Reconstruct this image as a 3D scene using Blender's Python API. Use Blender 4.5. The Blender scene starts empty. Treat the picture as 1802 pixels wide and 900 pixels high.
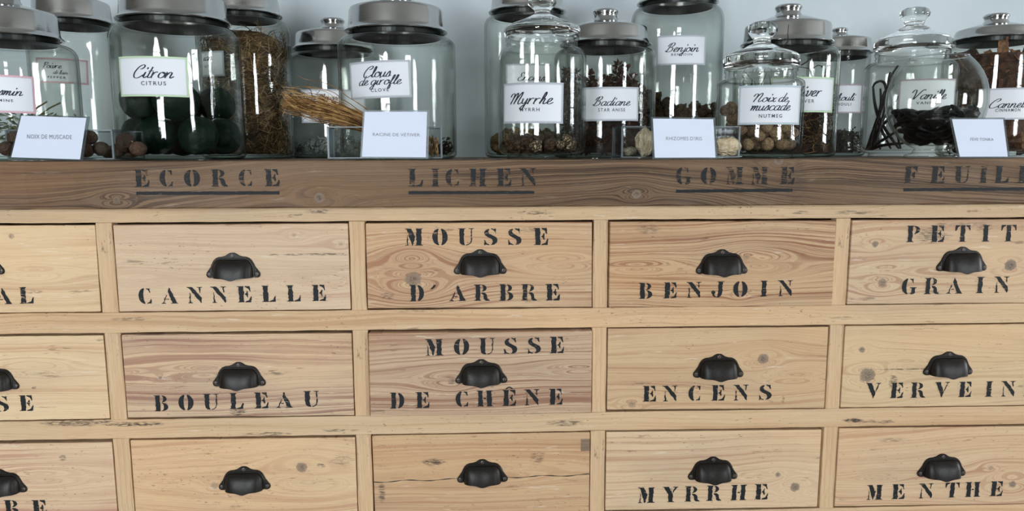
import bpy, bmesh, math, random
from math import sin, cos, pi, sqrt, asin, radians
from mathutils import Vector, Matrix

# ------------------------------------------------------------------ camera, world, light
SC = bpy.context.scene
COL = SC.collection
EYE = 1.0                      # eye height; the worktop is just below it
CAMD = 1.25                    # distance from the drawer fronts (plane Y = 0)
FPX, YAW, PITCH, ROLL = 1300.55, 0.0360973, 0.1392756, -0.00275106
EXPOSURE = 1.75

def cam_axes():
    cy, sy, cp, sp = cos(YAW), sin(YAW), cos(PITCH), sin(PITCH)
    f = Vector((sy*cp, cy*cp, -sp)); rt = Vector((cy, -sy, 0)); up = rt.cross(f)
    cr, sr = cos(ROLL), sin(ROLL)
    return cr*rt + sr*up, -sr*rt + cr*up, f
RT, UP, FW = cam_axes()
cam_data = bpy.data.cameras.new('camera')
cam = bpy.data.objects.new('camera', cam_data); COL.objects.link(cam)
cam.matrix_world = Matrix(((RT.x, UP.x, -FW.x, 0), (RT.y, UP.y, -FW.y, -CAMD), (RT.z, UP.z, -FW.z, EYE), (0, 0, 0, 1)))
cam_data.sensor_width = 36.0
cam_data.lens = 36.0*FPX/1802.0
cam_data.clip_start = 0.02
SC.camera = cam

world = bpy.data.worlds.new('world'); SC.world = world; world.use_nodes = True
world.node_tree.nodes['Background'].inputs[0].default_value = (0.62, 0.78, 1.0, 1)
world.node_tree.nodes['Background'].inputs[1].default_value = 1.0

SC.view_settings.view_transform = 'Standard'
SC.view_settings.look = 'None'
SC.view_settings.gamma = 1.0
SC.view_settings.use_curve_mapping = False
SC.view_settings.exposure = EXPOSURE
SC.cycles.max_bounces = 12
SC.cycles.diffuse_bounces = 4
SC.cycles.glossy_bounces = 6
SC.cycles.transmission_bounces = 12
SC.cycles.transparent_max_bounces = 48
SC.cycles.caustics_refractive = True
SC.cycles.caustics_reflective = False
SC.cycles.sample_clamp_indirect = 6.0

# the room: windows behind the viewer and on the right-hand side
ROOM_X0, ROOM_X1, ROOM_Y0, ROOM_Y1, ROOM_H = -4.0, 6.6, -5.2, 0.70, 3.3
WIN_BACK = [(-1.75, 1.25, 0.35, 2.35), (4.45, 1.25, 0.35, 2.35)]    # centre x, width, sill, top
WIN_SIDE = [(-0.75, 1.0, 0.35, 2.35)]                              # centre y
def daylight(name, loc, rot, w, h, radiance):
    l = bpy.data.lights.new(name, 'AREA'); l.shape = 'RECTANGLE'; l.size = w; l.size_y = h
    l.energy = radiance*w*h*pi; l.color = (0.91, 0.965, 1.0)
    o = bpy.data.objects.new(name, l); COL.objects.link(o); o.location = loc; o.rotation_euler = rot
WIN_L = 12.0
for cx, w, z0, z1 in WIN_BACK:
    daylight('window_daylight', (cx, ROOM_Y0-0.28, (z0+z1)/2), (pi/2, 0, 0), w+0.1, z1-z0+0.1, WIN_L)
for cy, w, z0, z1 in WIN_SIDE:
    daylight('window_daylight', (ROOM_X1+0.28, cy, (z0+z1)/2), (pi/2, 0, pi/2), w+0.1, z1-z0+0.1, WIN_L)

# ------------------------------------------------------------------ helpers
def ray(px, py):
    return FW*FPX + RT*(px-901.0) - UP*(py-450.0)
def at(px, py, Y):
    d = ray(px, py); t = (Y+CAMD)/d.y
    return Vector((d.x*t, Y, EYE + d.z*t))
def srgb(r, g, b):
    f = lambda c: (c/255/12.92) if c/255 <= 0.04045 else ((c/255+0.055)/1.055)**2.4
    return (f(r), f(g), f(b), 1.0)
def tag(o, label=None, cat=None, group=None, kind=None):
    if label: o['label'] = label
    if cat: o['category'] = cat
    if group: o['group'] = group
    if kind: o['kind'] = kind
    return o
def empty(name, loc, rz=0.0, label=None, cat=None, group=None):
    o = bpy.data.objects.new(name, None); COL.objects.link(o); o.location = loc; o.rotation_euler = (0, 0, rz)
    o.empty_display_size = 0.05
    return tag(o, label, cat, group)

class MB:
    def __init__(s): s.v = []; s.f = []; s.m = []; s.mi = 0
    def add(s, vs, fs):
        b = len(s.v); s.v += [tuple(p) for p in vs]; s.f += [tuple(i+b for i in f) for f in fs]; s.m += [s.mi]*len(fs)
    def box(s, x0, x1, y0, y1, z0, z1):
        s.add([(x0,y0,z0),(x1,y0,z0),(x1,y1,z0),(x0,y1,z0),(x0,y0,z1),(x1,y0,z1),(x1,y1,z1),(x0,y1,z1)],
              [(0,3,2,1),(4,5,6,7),(0,1,5,4),(1,2,6,5),(2,3,7,6),(3,0,4,7)])
    def lathe(s, prof, n=64, closed=False):
        vs = []; fs = []
        for r, z in prof:
            for k in range(n):
                a = 2*pi*k/n; vs.append((r*cos(a), r*sin(a), z))
        L = len(prof)
        for i in range(L if closed else L-1):
            j = (i+1) % L
            for k in range(n):
                k2 = (k+1) % n
                fs.append((i*n+k, i*n+k2, j*n+k2, j*n+k))
        s.add(vs, fs)
    def tube(s, pts, r, n=5, taper=None, cap=True):
        pts = [Vector(p) for p in pts]; vs = []; fs = []; L = len(pts)
        prev = None
        for i, p in enumerate(pts):
            t = (pts[min(i+1, L-1)] - pts[max(i-1, 0)])
            if t.length < 1e-9: t = Vector((0, 0, 1))
            t.normalize()
            a = prev if prev is not None else (Vector((0, 0, 1)) if abs(t.z) < 0.9 else Vector((1, 0, 0)))
            u = (a - t*a.dot(t)); u.normalize(); w = t.cross(u); prev = u
            rr = r*(taper(i/(L-1)) if taper else 1)
            for k in range(n):
                q = p + (u*cos(2*pi*k/n) + w*sin(2*pi*k/n))*rr; vs.append(q)
        for i in range(L-1):
            for k in range(n):
                k2 = (k+1) % n; fs.append((i*n+k, i*n+k2, (i+1)*n+k2, (i+1)*n+k))
        if cap: fs.append(tuple(range(n-1, -1, -1))); fs.append(tuple((L-1)*n+k for k in range(n)))
        s.add(vs, fs)
    def mesh(s, name, mats, smooth=False, recalc=True):
        me = bpy.data.meshes.new(name); me.from_pydata(s.v, [], s.f)
        for m in (mats if isinstance(mats, (list, tuple)) else [mats]): me.materials.append(m)
        me.polygons.foreach_set('material_index', s.m)
        if recalc:
            bm = bmesh.new(); bm.from_mesh(me); bmesh.ops.recalc_face_normals(bm, faces=bm.faces); bm.to_mesh(me); bm.free()
        if smooth: me.polygons.foreach_set('use_smooth', [True]*len(me.polygons))
        me.update(); return me
    def build(s, name, mats, parent=None, loc=(0,0,0), smooth=False, angle=None, recalc=True):
        me = s.mesh(name, mats, smooth or angle is not None, recalc)
        if angle is not None: me.set_sharp_from_angle(angle=angle)
        o = bpy.data.objects.new(name, me); COL.objects.link(o); o.location = loc
        if parent: o.parent = parent
        return o
def copy_thing(o, loc, rot=(0,0,0), scale=(1,1,1)):
    c = o.copy(); COL.objects.link(c); c.location = loc; c.rotation_euler = rot; c.scale = scale
    return c

# ------------------------------------------------------------------ materials
class NT:
    def __init__(s, name):
        s.mat = bpy.data.materials.new(name); s.mat.use_nodes = True
        s.t = s.mat.node_tree; s.n = s.t.nodes; s.n.clear()
        s.out = s.n.new('ShaderNodeOutputMaterial')
    def link(s, a, b): s.t.links.new(a, b)
    def setin(s, sock, v):
        if hasattr(v, 'is_output'): s.link(v, sock)
        else: sock.default_value = v
    def m(s, op, a, b=None, c=None, clamp=False):
        n = s.n.new('ShaderNodeMath'); n.operation = op; n.use_clamp = clamp
        s.setin(n.inputs[0], a)
        if b is not None: s.setin(n.inputs[1], b)
        if c is not None: s.setin(n.inputs[2], c)
        return n.outputs[0]
    def xyz(s, x, y, z):
        n = s.n.new('ShaderNodeCombineXYZ'); s.setin(n.inputs[0], x); s.setin(n.inputs[1], y); s.setin(n.inputs[2], z); return n.outputs[0]
    def coords(s):
        t = s.n.new('ShaderNodeTexCoord'); q = s.n.new('ShaderNodeSeparateXYZ'); s.link(t.outputs['Object'], q.inputs[0])
        return t.outputs['Object'], q.outputs[0], q.outputs[1], q.outputs[2]
    def noise(s, vec, scale=1, detail=2, rough=0.5, dist=0.0):
        n = s.n.new('ShaderNodeTexNoise'); s.link(vec, n.inputs['Vector']); n.inputs['Scale'].default_value = scale
        n.inputs['Detail'].default_value = detail; n.inputs['Roughness'].default_value = rough; n.inputs['Distortion'].default_value = dist
        return n.outputs[0]
    def smooth(s, v, a, b, lo=0.0, hi=1.0):
        n = s.n.new('ShaderNodeMapRange'); n.interpolation_type = 'SMOOTHSTEP'; s.link(v, n.inputs[0])
        n.inputs[1].default_value = a; n.inputs[2].default_value = b; n.inputs[3].default_value = lo; n.inputs[4].default_value = hi
        return n.outputs[0]
    def mix(s, f, a, b, mode='MIX'):
        n = s.n.new('ShaderNodeMix'); n.data_type = 'RGBA'; n.blend_type = mode
        s.setin(n.inputs[0], f); s.setin(n.inputs[6], a); s.setin(n.inputs[7], b); return n.outputs[2]
    def bump(s, h, strength=0.3, dist=0.001):
        n = s.n.new('ShaderNodeBump'); n.inputs['Strength'].default_value = strength; n.inputs['Distance'].default_value = dist
        s.link(h, n.inputs['Height']); return n.outputs[0]
    def bsdf(s, col, rough=0.5, metal=0.0, normal=None, spec=0.5, trans=0.0, ior=1.45):
        n = s.n.new('ShaderNodeBsdfPrincipled')
        s.setin(n.inputs['Base Color'], col); s.setin(n.inputs['Roughness'], rough); n.inputs['Metallic'].default_value = metal
        n.inputs['Specular IOR Level'].default_value = spec; n.inputs['Transmission Weight'].default_value = trans; n.inputs['IOR'].default_value = ior
        if normal is not None: s.link(normal, n.inputs['Normal'])
        s.link(n.outputs[0], s.out.inputs[0]); return n

def plain(name, col, rough=0.5, metal=0.0, var=0.0, scale=40, spec=0.5, bump=0.0):
    t = NT(name); c, x, y, z = t.coords()
    if var:
        f = t.noise(c, scale, 3)
        dark = tuple(k*(1-var) for k in col[:3])+(1,); lite = tuple(min(1, k*(1+var)) for k in col[:3])+(1,)
        colr = t.mix(t.smooth(f, 0.3, 0.7), dark, lite)
    else: colr = col; f = None
    nm = t.bump(t.noise(c, scale*2, 3), bump, 0.002) if bump else None
    t.bsdf(colr, rough, metal, nm, spec); return t.mat

def glass(name, tint=(0.965, 0.974, 0.962), edge=(0.26, 0.30, 0.265), power=4.5, base=0.031, wavy=0.25):
    """thin clear wall: transparent straight on, reflecting and darker at grazing angles (both faces alike)"""
    t = NT(name)
    lw = t.n.new('ShaderNodeLayerWeight'); lw.inputs[0].default_value = 0.5
    fc = lw.outputs['Facing']
    fr = t.m('MULTIPLY_ADD', t.m('POWER', fc, 5.0), 1-base, base, clamp=True)
    col = t.mix(t.m('POWER', fc, power), tint+(1,), edge+(1,))
    tr = t.n.new('ShaderNodeBsdfTransparent'); t.link(col, tr.inputs[0])
    gl = t.n.new('ShaderNodeBsdfGlossy'); gl.inputs['Roughness'].default_value = 0.015
    c, x, y, z = t.coords()
    if wavy: t.link(t.bump(t.noise(c, 22, 1), wavy, 0.002), gl.inputs['Normal'])
    mx = t.n.new('ShaderNodeMixShader'); t.link(fr, mx.inputs[0]); t.link(tr.outputs[0], mx.inputs[1]); t.link(gl.outputs[0], mx.inputs[2])
    t.link(mx.outputs[0], t.out.inputs[0]); return t.mat

def pine(name, seed=0, ridge=0.45, scuff=0.45, light=(212,184,146), dark=(170,128,98), knots=(), lines=230, contrast=0.8, greys=0.5, rings=(), fine=1.0, vertical=False, rough=0.62, streak=0.5, stains=()):
    """knots: (x, z, radius, darkness); rings: (x, z, R, ax) swirl centres of the grain; stains: (x, z, rx, rz, amount)"""
    t = NT(name); c, x, y, z = t.coords()
    if vertical: x, z = z, x
    sd = float(seed)*3.17
    psi = t.m('ADD', z, t.m('MULTIPLY', t.m('SUBTRACT', t.noise(t.xyz(t.m('MULTIPLY', x, 2.6), sd, t.m('MULTIPLY', z, 9.0)), 1, 2, 0.5), 0.5), 0.035))
    for (kx, kz, R, ax) in [(k[0], k[1], k[2]*2.2, 0.45) for k in knots] + list(rings):
        dx = t.m('MULTIPLY', t.m('SUBTRACT', x, kx), ax); dz = t.m('SUBTRACT', z, kz)
        r2 = t.m('ADD', t.m('ADD', t.m('MULTIPLY', dx, dx), t.m('MULTIPLY', dz, dz)), R*R*0.12)
        psi = t.m('SUBTRACT', psi, t.m('DIVIDE', t.m('MULTIPLY', dz, R*R), r2))
    psiw = t.m('ADD', psi, t.m('MULTIPLY', t.noise(t.xyz(t.m('MULTIPLY', x, 30), sd, t.m('MULTIPLY', z, 160)), 1, 2), 0.0022))
    g1 = t.noise(t.xyz(t.m('MULTIPLY', x, 0.8), sd+5, t.m('MULTIPLY', psiw, lines)), 1, 1.5, 0.6)     # growth lines
    line = t.smooth(g1, 0.50, 0.62)
    g3 = t.noise(t.xyz(t.m('MULTIPLY', x, 1.1), sd+7, t.m('MULTIPLY', psiw, lines*2.7)), 1, 1, 0.5)
    line = t.m('MAXIMUM', line, t.m('MULTIPLY', t.smooth(g3, 0.50, 0.62), ridge))
    g2 = t.noise(t.xyz(t.m('MULTIPLY', x, 1.6), sd+9, t.m('MULTIPLY', psi, lines*0.22)), 1, 2)         # broad bands
    band = t.smooth(g2, 0.45, 0.72)
    patch = t.smooth(t.noise(t.xyz(t.m('MULTIPLY', x, 3.0), sd+13, t.m('MULTIPLY', z, 12)), 1, 2), 0.30, 0.62)
    fn = t.noise(t.xyz(t.m('MULTIPLY', x, 28), sd, t.m('MULTIPLY', z, 900)), 1, 3, 0.6)                # fibres
    fac = t.m('MULTIPLY', t.m('ADD', t.m('MULTIPLY', line, t.m('MULTIPLY_ADD', patch, 0.75, 0.25)), t.m('MULTIPLY', band, 0.42)), contrast, clamp=True)
    col = t.mix(fac, srgb(light[0], light[1]+1, light[2]+7), srgb(*dark))
    big = t.noise(t.xyz(t.m('MULTIPLY', x, 4.0), sd+21, t.m('MULTIPLY', z, 14)), 1, 3)
    col = t.mix(t.m('MULTIPLY', t.smooth(big, 0.52, 0.72), 0.35*greys, clamp=True), col, srgb(150, 136, 124))   # greyed wood
    hue = t.noise(t.xyz(t.m('MULTIPLY', x, 1.7), sd+31, t.m('MULTIPLY', z, 5)), 1, 2)
    col = t.mix(t.m('MULTIPLY', t.smooth(hue, 0.4, 0.7), 0.35), col, srgb(min(255, light[0]+12), light[1]-6, light[2]-12))
    col = t.mix(t.m('MULTIPLY', t.smooth(fn, 0.5, 0.8), 0.32*fine, clamp=True), col, srgb(int(dark[0]*0.8), int(dark[1]*0.78), int(dark[2]*0.75)))
    wh = t.smooth(t.noise(t.xyz(t.m('MULTIPLY', x, 14), sd+41, t.m('MULTIPLY', z, 130)), 1, 4, 0.65), 0.62, 0.74)
    col = t.mix(t.m('MULTIPLY', wh, scuff), col, srgb(232, 222, 204))                                        # limed scuffs
    dk = t.smooth(t.noise(t.xyz(t.m('MULTIPLY', x, 11), sd+51, t.m('MULTIPLY', z, 70)), 1, 5, 0.7), 0.63, 0.70)
    col = t.mix(t.m('MULTIPLY', dk, streak, clamp=True), col, srgb(84, 66, 52))                               # dark scuffs
    for (kx, kz, rx, rz, am) in stains:
        dx = t.m('DIVIDE', t.m('SUBTRACT', x, kx), rx); dz = t.m('DIVIDE', t.m('SUBTRACT', z, kz), rz)
        d = t.m('ADD', t.m('MULTIPLY', dx, dx), t.m('MULTIPLY', dz, dz))
        d = t.m('ADD', d, t.m('MULTIPLY', t.m('SUBTRACT', t.noise(t.xyz(t.m('MULTIPLY', x, 60), sd, t.m('MULTIPLY', z, 320)), 1, 3), 0.5), 2.6))
        brk = t.smooth(t.noise(t.xyz(t.m('MULTIPLY', x, 90), sd+3, t.m('MULTIPLY', z, 620)), 1, 3, .65), .42, .56)
        col = t.mix(t.m('MULTIPLY', t.m('MULTIPLY', t.smooth(d, 0.1, 1.5, 1.0, 0.0), brk), min(1, am*1.5), clamp=True), col, srgb(62, 54, 50))
    for k in knots:
        kx, kz, R, dkn = k
        dx = t.m('SUBTRACT', x, kx); dz = t.m('SUBTRACT', z, kz)
        d = t.m('SQRT', t.m('ADD', t.m('MULTIPLY', dx, dx), t.m('MULTIPLY', t.m('MULTIPLY', dz, dz), 1.15)))
        d = t.m('ADD', d, t.m('MULTIPLY', t.m('SUBTRACT', t.noise(c, 260, 2), 0.5), R*0.7))
        col = t.mix(t.m('MULTIPLY', t.smooth(d, R*0.85, R*1.15, 1.0, 0.0), dkn, clamp=True), col, srgb(128, 112, 98))
        col = t.mix(t.m('MULTIPLY', t.m('MULTIPLY', t.smooth(d, R*0.1, R*0.8, 1.0, 0.0), t.smooth(t.noise(c, 420, 2), .35, .6)), dkn*0.9, clamp=True), col, srgb(58, 50, 46))
    pit = t.smooth(t.noise(t.xyz(t.m('MULTIPLY', x, 120), sd+61, t.m('MULTIPLY', z, 420)), 1, 3, .6), .64, .70)
    pit = t.m('MULTIPLY', pit, t.smooth(t.noise(t.xyz(t.m('MULTIPLY', x, 7), sd+71, t.m('MULTIPLY', z, 22)), 1, 3), .46, .62))
    col = t.mix(t.m('MULTIPLY', pit, .75), col, srgb(92, 74, 60))
    h = t.m('ADD', t.m('MULTIPLY', line, 0.6), t.m('MULTIPLY', fn, -0.9))
    t.bsdf(col, rough, 0, t.bump(h, 0.35, 0.0006), 0.35)
    return t.mat

def paint(name, loss=0.62, soft=0.05):
    """black stencil paint worn away along the grain"""
    t = NT(name); c, x, y, z = t.coords()
    n = t.noise(t.xyz(t.m('MULTIPLY', x, 60), 1.7, t.m('MULTIPLY', z, 1000)), 1, 3, 0.65)
    n2 = t.noise(c, 45, 3)
    v = t.m('ADD', n, t.m('MULTIPLY', t.m('SUBTRACT', n2, 0.5), 0.55))
    f = t.smooth(v, loss, loss+soft)
    b = t.bsdf(t.mix(n2, srgb(24, 26, 28), srgb(34, 36, 38)), 0.62, 0, None, 0.3)
    tr = t.n.new('ShaderNodeBsdfTransparent'); mx = t.n.new('ShaderNodeMixShader')
    t.link(f, mx.inputs[0]); t.link(b.outputs[0], mx.inputs[1]); t.link(tr.outputs[0], mx.inputs[2]); t.link(mx.outputs[0], t.out.inputs[0])
    return t.mat

def metal(name, col=(0.56, 0.57, 0.58, 1), rough=0.27):
    t = NT(name); c, x, y, z = t.coords()
    n = t.noise(t.xyz(0.3, 0.7, t.m('MULTIPLY', z, 900)), 1, 2)
    n2 = t.noise(c, 18, 4)
    r = t.m('MULTIPLY_ADD', n2, 0.14, rough-0.08)
    t.bsdf(t.mix(t.smooth(n2, 0.3, 0.75), tuple(k*0.9 for k in col[:3])+(1,), col), r, 1.0, t.bump(t.m('ADD', n, t.m('MULTIPLY', n2, .6)), 0.16, 0.0005)); return t.mat

M = {}
M['glass'] = glass('jar_glass')
M['glass_green'] = glass('jar_glass_thick', (0.86, 0.92, 0.88), (0.16, 0.24, 0.20), 3.0)
M['acrylic'] = glass('clear_acrylic', (0.965, 0.975, 0.98), (0.45, 0.5, 0.52), 4.0, 0.05, 0.0)
t = NT('acrylic_edge'); tr = t.n.new('ShaderNodeBsdfTransparent'); tr.inputs[0].default_value = (.66, .70, .71, 1)
gl_n = t.n.new('ShaderNodeBsdfGlossy'); gl_n.inputs['Roughness'].default_value = .45; gl_n.inputs[0].default_value = (.5, .53, .55, 1); mx = t.n.new('ShaderNodeMixShader'); mx.inputs[0].default_value = .16
t.link(tr.outputs[0], mx.inputs[1]); t.link(gl_n.outputs[0], mx.inputs[2]); t.link(mx.outputs[0], t.out.inputs[0]); M['edge'] = t.mat
t = NT('stopper_glass'); t.bsdf((0.985, 1, 0.99, 1), 0.0, 0, None, 0.5, 1.0, 1.47); M['crystal'] = t.mat
M['lid'] = metal('spun_aluminium', (0.52, 0.52, 0.52, 1), 0.16)
M['seal'] = plain('dark_seal', (0.012, 0.013, 0.013, 1), 0.35)
M['iron'] = plain('black_iron', (0.013, 0.0105, 0.0085, 1), 0.42, 0.1, 0.3, 300, 0.34, 0.12)
M['screw'] = plain('worn_screw', (0.11, 0.09, 0.075, 1), 0.5, 0.6, 0.4, 600)
M['paper'] = plain('label_paper', (0.74, 0.76, 0.80, 1), 0.75)
M['card'] = plain('card_paper', (0.66, 0.71, 0.84, 1), 0.7)
M['ink'] = plain('label_ink', (0.02, 0.02, 0.035, 1), 0.7)
M['ink_grey'] = plain('grey_print', (0.06, 0.065, 0.075, 1), 0.7)
M['ink_pale'] = plain('pale_print', (0.20, 0.21, 0.24, 1), 0.7)
for k, c in {'pink': (214,168,178), 'green': (190,214,178), 'grey': (176,180,188), 'mauve': (168,150,158), 'blue': (178,194,202)}.items():
    M['b_'+k] = plain('border_'+k, srgb(*c), 0.7); M['s_'+k] = plain('scallop_'+k, tuple(v*0.62 for v in srgb(*c)[:3])+(1,), 0.7)
M['paint'] = paint('stencil_paint', 0.67)
M['paint_worn'] = paint('stencil_paint_worn', 0.56, 0.07)
M['paint_line'] = paint('stencil_paint_line', 0.66)
M['wall'] = None
t = NT('blue_grey_plaster'); c, x, y, z = t.coords()
n = t.noise(c, 3.0, 4); n2 = t.noise(c, 30, 4)
t.bsdf(t.mix(t.smooth(n, 0.35, 0.65), srgb(184, 194, 199), srgb(196, 205, 208)), 0.8, 0, t.bump(t.m('ADD', n, t.m('MULTIPLY', n2, 0.3)), 0.35, 0.006)); M['wall'] = t.mat
M['plaster'] = plain('room_plaster', srgb(122, 118, 110), 0.85, 0, 0.04, 4)
M['ceiling'] = plain('ceiling_paint', srgb(178, 176, 170), 0.85)
M['frame_white'] = plain('window_paint', srgb(190, 190, 186), 0.5)
t = NT('grey_floor_tiles'); c, x, y, z = t.coords()
br = t.n.new('ShaderNodeTexBrick'); t.link(c, br.inputs[0]); br.inputs['Scale'].default_value = 2.0; br.offset = 0.0
br.inputs['Color1'].default_value = srgb(126,120,112); br.inputs['Color2'].default_value = srgb(114,108,101); br.inputs['Mortar'].default_value = srgb(80,76,72)
br.inputs['Brick Width'].default_value = 1.0; br.inputs['Row Height'].default_value = 1.0; br.inputs['Mortar Size'].default_value = 0.012
t.bsdf(br.outputs[0], 0.5); M['floor'] = t.mat

# ------------------------------------------------------------------ the room
def struct(mb, name, mat): return tag(mb.build(name, mat), kind='structure')
b = MB(); b.box(ROOM_X0-.2, ROOM_X1+.2, ROOM_Y0-.2, ROOM_Y1+.2, -0.1, 0); struct(b, 'floor', M['floor'])
b = MB(); b.box(ROOM_X0-.2, ROOM_X1+.2, ROOM_Y0-.2, ROOM_Y1+.2, ROOM_H, ROOM_H+.1); struct(b, 'ceiling', M['ceiling'])
b = MB(); b.box(ROOM_X0-.2, ROOM_X1+.2, ROOM_Y1, ROOM_Y1+.2, 0, ROOM_H); struct(b, 'wall_front', M['wall'])
b = MB(); b.box(ROOM_X0-.2, ROOM_X0, ROOM_Y0-.2, ROOM_Y1, 0, ROOM_H); struct(b, 'wall_left', M['plaster'])
def pierced_wall(name, a0, a1, wins, place):
    """wall along axis a with arched openings; place(a, d, z) -> point, d = 0 inner face, 1 outer face"""
    b = MB()
    def blk(p0, p1, z0, z1):
        vs = [place(p0,0,z0),place(p1,0,z0),place(p1,1,z0),place(p0,1,z0),place(p0,0,z1),place(p1,0,z1),place(p1,1,z1),place(p0,1,z1)]
        b.add(vs, [(0,3,2,1),(4,5,6,7),(0,1,5,4),(1,2,6,5),(2,3,7,6),(3,0,4,7)])
    cur = a0
    for c, w, z0, z1 in sorted(wins):
        l, r = c-w/2, c+w/2; blk(cur, l, 0, ROOM_H); blk(l, r, 0, z0)
        rise = w*0.42; n = 14
        zz = lambda p: z1 - rise + rise*sqrt(max(0, 1-((p-c)/(w/2))**2))
        for i in range(n):
            p0 = l + w*i/n; p1 = l + w*(i+1)/n; s0, s1 = zz(p0), zz(p1)
            vs = [place(p0,0,s0),place(p1,0,s1),place(p1,1,s1),place(p0,1,s0),place(p0,0,ROOM_H),place(p1,0,ROOM_H),place(p1,1,ROOM_H),place(p0,1,ROOM_H)]
            b.add(vs, [(0,3,2,1),(4,5,6,7),(0,1,5,4),(1,2,6,5),(2,3,7,6),(3,0,4,7)])
        cur = r
    blk(cur, a1, 0, ROOM_H)
    struct(b, name, M['plaster'])
def window(idx, c, w, z0, z1, place):
    o = tag(empty('window_%d' % idx, (0,0,0)), kind='structure')
    def bar(name, p0, p1, za, zb):
        m = MB(); vs = [place(p0,.55,za),place(p1,.55,za),place(p1,.8,za),place(p0,.8,za),place(p0,.55,zb),place(p1,.55,zb),place(p1,.8,zb),place(p0,.8,zb)]
        m.add(vs, [(0,3,2,1),(4,5,6,7),(0,1,5,4),(1,2,6,5),(2,3,7,6),(3,0,4,7)]); m.build(name, M['frame_white'], o)
    l, r = c-w/2, c+w/2
    bar('window_frame', l, l+.05, z0, z1-.3); bar('window_frame', r-.05, r, z0, z1-.3); bar('window_frame', l, r, z0, z0+.06); bar('window_frame', c-.04, c+.04, z0, z1)
    for f in (0.26, 0.74): bar('glazing_bar', l+w*f-.012, l+w*f+.012, z0, z1-.06)
    nb = 5
    for i in range(1, nb): bar('glazing_bar', l, r, z0+(z1-z0)*i/nb-.012, z0+(z1-z0)*i/nb+.012)
pb = lambda a, d, z: (a, ROOM_Y0-0.2*d, z)
ps = lambda a, d, z: (ROOM_X1+0.2*d, a, z)
pierced_wall('wall_back', ROOM_X0, ROOM_X1, WIN_BACK, pb)
pierced_wall('wall_right', ROOM_Y0-.2, ROOM_Y1, WIN_SIDE, ps)
i = 1
for q in WIN_BACK: window(i, *q, pb); i += 1
for q in WIN_SIDE: window(i, *q, ps); i += 1

# ------------------------------------------------------------------ stencil letters
def arc(cx, cy, rx, ry, a0, a1, n=9):
    return [(cx+rx*cos(radians(a0+(a1-a0)*k/n)), cy+ry*sin(radians(a0+(a1-a0)*k/n))) for k in range(n+1)]
def stem(x0, x1, sl=0.09, sr=0.09, top=True, bot=True):
    p = []
    p += [(x0-sl, 1), (x1+sr, 1), (x1+sr, .97), (x1, .94)] if top else [(x0, 1), (x1, 1)]
    p += [(x1, .06), (x1+sr, .03), (x1+sr, 0), (x0-sl, 0), (x0-sl, .03), (x0, .06)] if bot else [(x1, 0), (x0, 0)]
    p += [(x0, .94), (x0-sl, .97)] if top else []
    return p
def cresL(cx=.42, rx=.42, inx=.14): return arc(cx, .5, rx, .5, 102, 258, 12) + arc(cx+.01, .5, inx, .47, 250, 110, 10)
def cresR(cx=.5, rx=.42, inx=.14): return arc(cx, .5, rx, .5, 78, -78, 12) + arc(cx-.01, .5, inx, .47, -70, 70, 10)
hookT = [(.46,1),(.76,1),(.79,.66),(.74,.66),(.66,.84),(.46,.95)]
hookB = [(.44,0),(.80,0),(.84,.38),(.80,.38),(.68,.14),(.44,.05)]
cT = [(.50,.985),(.62,.95),(.70,.985),(.73,.70),(.68,.70),(.62,.86),(.50,.93)]
cB = [(.50,.015),(.62,.05),(.72,.02),(.76,.30),(.71,.30),(.64,.14),(.50,.07)]
bowl = lambda cx, cy, rx, ry: arc(cx, cy, rx, ry, 88, -88, 9) + arc(cx-.01, cy, rx*0.38, ry*.9, -80, 80, 7)
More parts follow.
